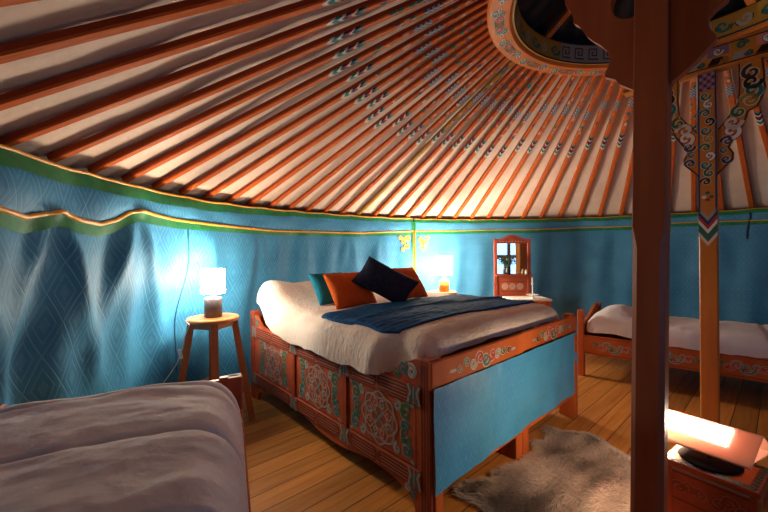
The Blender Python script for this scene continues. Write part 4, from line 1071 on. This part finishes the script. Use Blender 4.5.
for p0, d1, d2, ln in ((Q(0, 0, 0), QA, QB, BA), (Q(0, BB_, 0), QA, -QB, BA), (Q(0, 0, 0), QB, QA, BB_), (Q(BA, 0, 0), QB, -QA, BB_)):
    arc = [(.01, .02), (.045, .02), (.055, .16), (.07, .215), (.10, .245), (ln - .10, .245), (ln - .07, .215), (ln - .055, .16), (ln - .045, .02), (ln - .01, .02), (ln - .01, BZ - .024), (.01, BZ - .024)]
    b.prism([p0 + d1 * u + d2 * .012 + UP * (z - .02) for u, z in arc[:10]] + [p0 + d1 * u + d2 * .012 + UP * z for u, z in arc[10:]], d2 * .018, M['panel_wood'])
bo_ = fixn(b.build('body', bx))
o = MB(); fF = lambda u, v, e=0: Q(u, .0108 - e, v); fS = lambda u, v, e=0: Q(.0108 - e, u, v)
for f_, ln in ((fF, BA), (fS, BB_)):
    for q in (-1, 1):
        for k in range(3):
            curl(o, ln / 2 + q * (.028 + .032 * k), .315 + .016 * (k % 2), .024, f_, M['red_wood'], M['pink'] if False else flat('faded_line', (.36, .16, .12), .6), PI * (k % 2), q)
    o.ribbon([(.03, .265), (ln - .03, .265), (ln - .03, .375), (.03, .375)], .005, f_, M['groove'], True)
    o.ribbon([(.015, .388), (ln - .015, .388)], .008, f_, M['grey'])
o.build('carved_scrolls', bo_)
# lamp: tent-shaped shade on a dark round foot
LA0, LA1 = -.045, .335
ridge_r = Vector((1.486, 1.419, .56)); low_r = Vector((1.381, 1.367, .46))
fb_ = ridge_r - low_r
lamp = thing('table_lamp', 'low lamp with glowing slanted pink shade on the painted box', 'lamp', Q(BA / 2, BB_ / 2, BZ + .001))
b = MB(); b.lathe(Q(BA / 2 + .02, BB_ / 2 - .005, BZ + .002), [(.001, 0), (.098, 0), (.102, .004), (.096, .010), (.03, .016), (.001, .016)], M['foot_shadow_black'], 32); fixn(b.build('foot', lamp, True))  # foot disc, its flat black also painting in the shadow under the shade
b = MB(); b.lathe(Q(BA / 2 + .02, BB_ / 2 - .005, BZ + .016), [(.001, 0), (.012, 0), (.010, .02), (.018, .026), (.001, .028)], M['darkbrown'], 14); fixn(b.build('stem', lamp, True))
def shade_mat():
    m, t, bs = nt('shade_pink')
    bs.inputs['Base Color'].default_value = (.80, .58, .50, 1); bs.inputs['Roughness'].default_value = .6
    tr = N(t, 'ShaderNodeBsdfTranslucent'); tr.inputs[0].default_value = (.85, .60, .50, 1)
    mx_ = N(t, 'ShaderNodeMixShader', i0=.45); L(t, bs.outputs[0], mx_.inputs[1]); L(t, tr.outputs[0], mx_.inputs[2])
    L(t, mx_.outputs[0], t.nodes['Material Output'].inputs[0]); return m
M['shade_pink'] = shade_mat()
LEN = .36; back = low_r + Vector((fb_.x, fb_.y, 0)) * 2
b = MB(); th = .004
for p, q in ((low_r, ridge_r), (back, ridge_r)):
    nn = (q - p).cross(QA).normalized(); nn = nn if nn.z > 0 else -nn
    b.prism([p, q, q + QA * LEN, p + QA * LEN], -nn * th, M['shade_pink'])
sh = fixn(b.build('lamp_shade', lamp))
b = MB(); b.prism([low_r + UP * .002 + QA * .01, back + UP * .002 + QA * .01, back + UP * .002 + QA * (LEN - .10), low_r + UP * .002 + QA * (LEN - .10)], UP * .003, M['shade_pink']); fixn(b.build('light_blocker', sh))  # added plate that keeps the bulb's light off the foot below
b = MB(); nn = (ridge_r - low_r).cross(QA).normalized(); nn = nn if nn.z > 0 else -nn
M['shade_hotspot'] = emis('shade_hotspot', (1, .80, .64), 20)  # bulb's hot spot on the shade, imitated by an added emissive sheet
g = lambda u, v: low_r + QA * u + fb_ * v + nn * .0015
b.prism([g(.085, .40), g(.085, .93), g(LEN - .005, .93), g(LEN - .005, .40)], nn * .002, M['shade_hotspot']); k_ = fixn(b.build('hotspot_glow', sh)); k_['label'] = 'glaring white bulb glow on the shade, added as an emissive sheet'
bul = bpy.data.lights.new('bulb_light', 'POINT'); bul.energy = 12; bul.color = (1, .70, .45); bul.shadow_soft_size = .02
bo = bpy.data.objects.new('bulb_light', bul); C.objects.link(bo); bo.parent = lamp; bo.location = low_r + Vector((fb_.x, fb_.y, 0)) + QA * (LEN - .03) + UP * .05 - root_loc(lamp)
b = MB(); b.tube([Q(.10, BB_ - .05, BZ + .008), Q(.06, BB_ + .02, BZ + .004), Q(.05, BB_ + .06, BZ - .06), Q(.04, BB_ + .10, BZ - .25), Q(.0, BB_ + .16, .006), Q(-.2, BB_ + .3, .006)], .0035, M['black'], 6); b.build('cord', lamp)

# ================================================================== PELT ON THE FLOOR
out = [(461, 489), (470, 484), (484, 481), (496, 480), (495, 475), (505, 469), (517, 466.5), (528, 459), (538, 452), (534, 444), (536, 439), (543, 441), (546, 436), (543, 428), (548, 426), (556, 428), (564, 431), (578, 432), (590, 433), (600, 437), (612, 446), (628, 455), (646, 468), (662, 480), (668, 500), (664, 530), (650, 560), (610, 575), (560, 570), (520, 556), (494, 540), (489, 520), (486, 510), (474, 504), (462, 500), (458, 495)]
W_ = [on_z(x, y, 0) for x, y in out]
cen = sum(W_, Vector((0, 0, 0))) / len(W_)
def inside(p):
    c_ = False; j = len(W_) - 1
    for i in range(len(W_)):
        a, d = W_[i], W_[j]
        if (a.y > p.y) != (d.y > p.y) and p.x < (d.x - a.x) * (p.y - a.y) / (d.y - a.y) + a.x: c_ = not c_
        j = i
    return c_
def edge_d(p):
    m_ = 9
    for a, d in zip(W_, W_[1:] + W_[:1]):
        e = d - a; k = max(0, min(1, (p - a).dot(e) / e.length_squared)); m_ = min(m_, (p - a - e * k).length)
    return m_
def fur_mat():
    m, t, bs = nt('reindeer_fur')
    at = N(t, 'ShaderNodeVertexColor'); at.layer_name = 'fur'
    L(t, at.outputs[0], bs.inputs['Base Color']); bs.inputs['Roughness'].default_value = .7; bs.inputs['Specular IOR Level'].default_value = .3; bs.inputs['Sheen Weight'].default_value = .2
    return m
M['fur'] = fur_mat()
pel = thing('fur_pelt', 'grey-brown reindeer pelt lying on the floor beside the double bed', 'pelt', (cen.x, cen.y, 0))
def hgt(p): return .004 + .020 * smooth(edge_d(p) / .09) + .010 * noise.noise(Vector((p.x * 5, p.y * 5, 2))) * smooth(edge_d(p) / .1)
b = MB(); rings_ = 9
for k in range(rings_ + 1):
    q = 1 - k / rings_
    for p in W_:
        x = cen + (p - cen) * q; b.v.append(Vector((x.x, x.y, max(.002, hgt(x)))))
m_ = len(W_)
for k in range(rings_):
    for j in range(m_): b.face([k * m_ + j, k * m_ + (j + 1) % m_, (k + 1) * m_ + (j + 1) % m_, (k + 1) * m_ + j], M['fur'])
hide = b.build('hide', pel, True)
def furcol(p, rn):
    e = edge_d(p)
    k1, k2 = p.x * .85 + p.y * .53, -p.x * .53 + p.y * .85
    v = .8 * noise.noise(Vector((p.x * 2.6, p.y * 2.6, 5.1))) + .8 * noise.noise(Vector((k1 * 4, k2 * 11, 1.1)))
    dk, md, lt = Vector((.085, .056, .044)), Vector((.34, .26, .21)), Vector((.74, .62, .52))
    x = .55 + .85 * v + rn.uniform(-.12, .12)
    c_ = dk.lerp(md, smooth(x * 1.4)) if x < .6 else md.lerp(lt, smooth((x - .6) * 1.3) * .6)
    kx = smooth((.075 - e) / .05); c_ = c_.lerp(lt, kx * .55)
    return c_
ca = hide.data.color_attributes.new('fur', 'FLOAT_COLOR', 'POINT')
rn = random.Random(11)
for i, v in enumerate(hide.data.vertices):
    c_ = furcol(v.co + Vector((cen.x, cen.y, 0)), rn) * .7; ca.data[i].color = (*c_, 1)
x0, x1 = min(p.x for p in W_), max(p.x for p in W_); y0, y1 = min(p.y for p in W_), max(p.y for p in W_)
b = MB(); cols_ = []; cnt = 0
while cnt < 26000:
    p = Vector((rn.uniform(x0, x1), rn.uniform(y0, y1), 0))
    if not inside(p): continue
    cnt += 1
    a = noise.noise(Vector((p.x * 1.8, p.y * 1.8, 3.3))) * 2.2 + rn.uniform(-.5, .5) + 3.7
    d = Vector((math.cos(a), math.sin(a), 0)); x = Vector((-d.y, d.x, 0)); ln = rn.uniform(.026, .060); w = rn.uniform(.0012, .0022)
    base = Vector((p.x, p.y, max(.001, hgt(p) - .003))); mid = base + d * ln * .55 + UP * ln * .33; tip = base + d * ln + UP * ln * rn.uniform(.15, .4)
    i = len(b.v); b.v += [base - x * w, base + x * w, mid + x * w * .8, mid - x * w * .8, tip]
    b.face([i, i + 1, i + 2, i + 3], M['fur']); b.face([i + 3, i + 2, i + 4], M['fur'])
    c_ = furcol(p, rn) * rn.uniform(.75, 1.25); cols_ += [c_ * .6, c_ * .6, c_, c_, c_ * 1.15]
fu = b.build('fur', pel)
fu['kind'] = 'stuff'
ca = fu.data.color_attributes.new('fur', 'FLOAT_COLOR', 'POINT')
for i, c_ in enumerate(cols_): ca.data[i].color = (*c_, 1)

# ================================================================== LIGHT
w = bpy.data.worlds.new('night'); sc.world = w; w.use_nodes = True
w.node_tree.nodes['Background'].inputs[0].default_value = (.02, .03, .06, 1); w.node_tree.nodes['Background'].inputs[1].default_value = .3
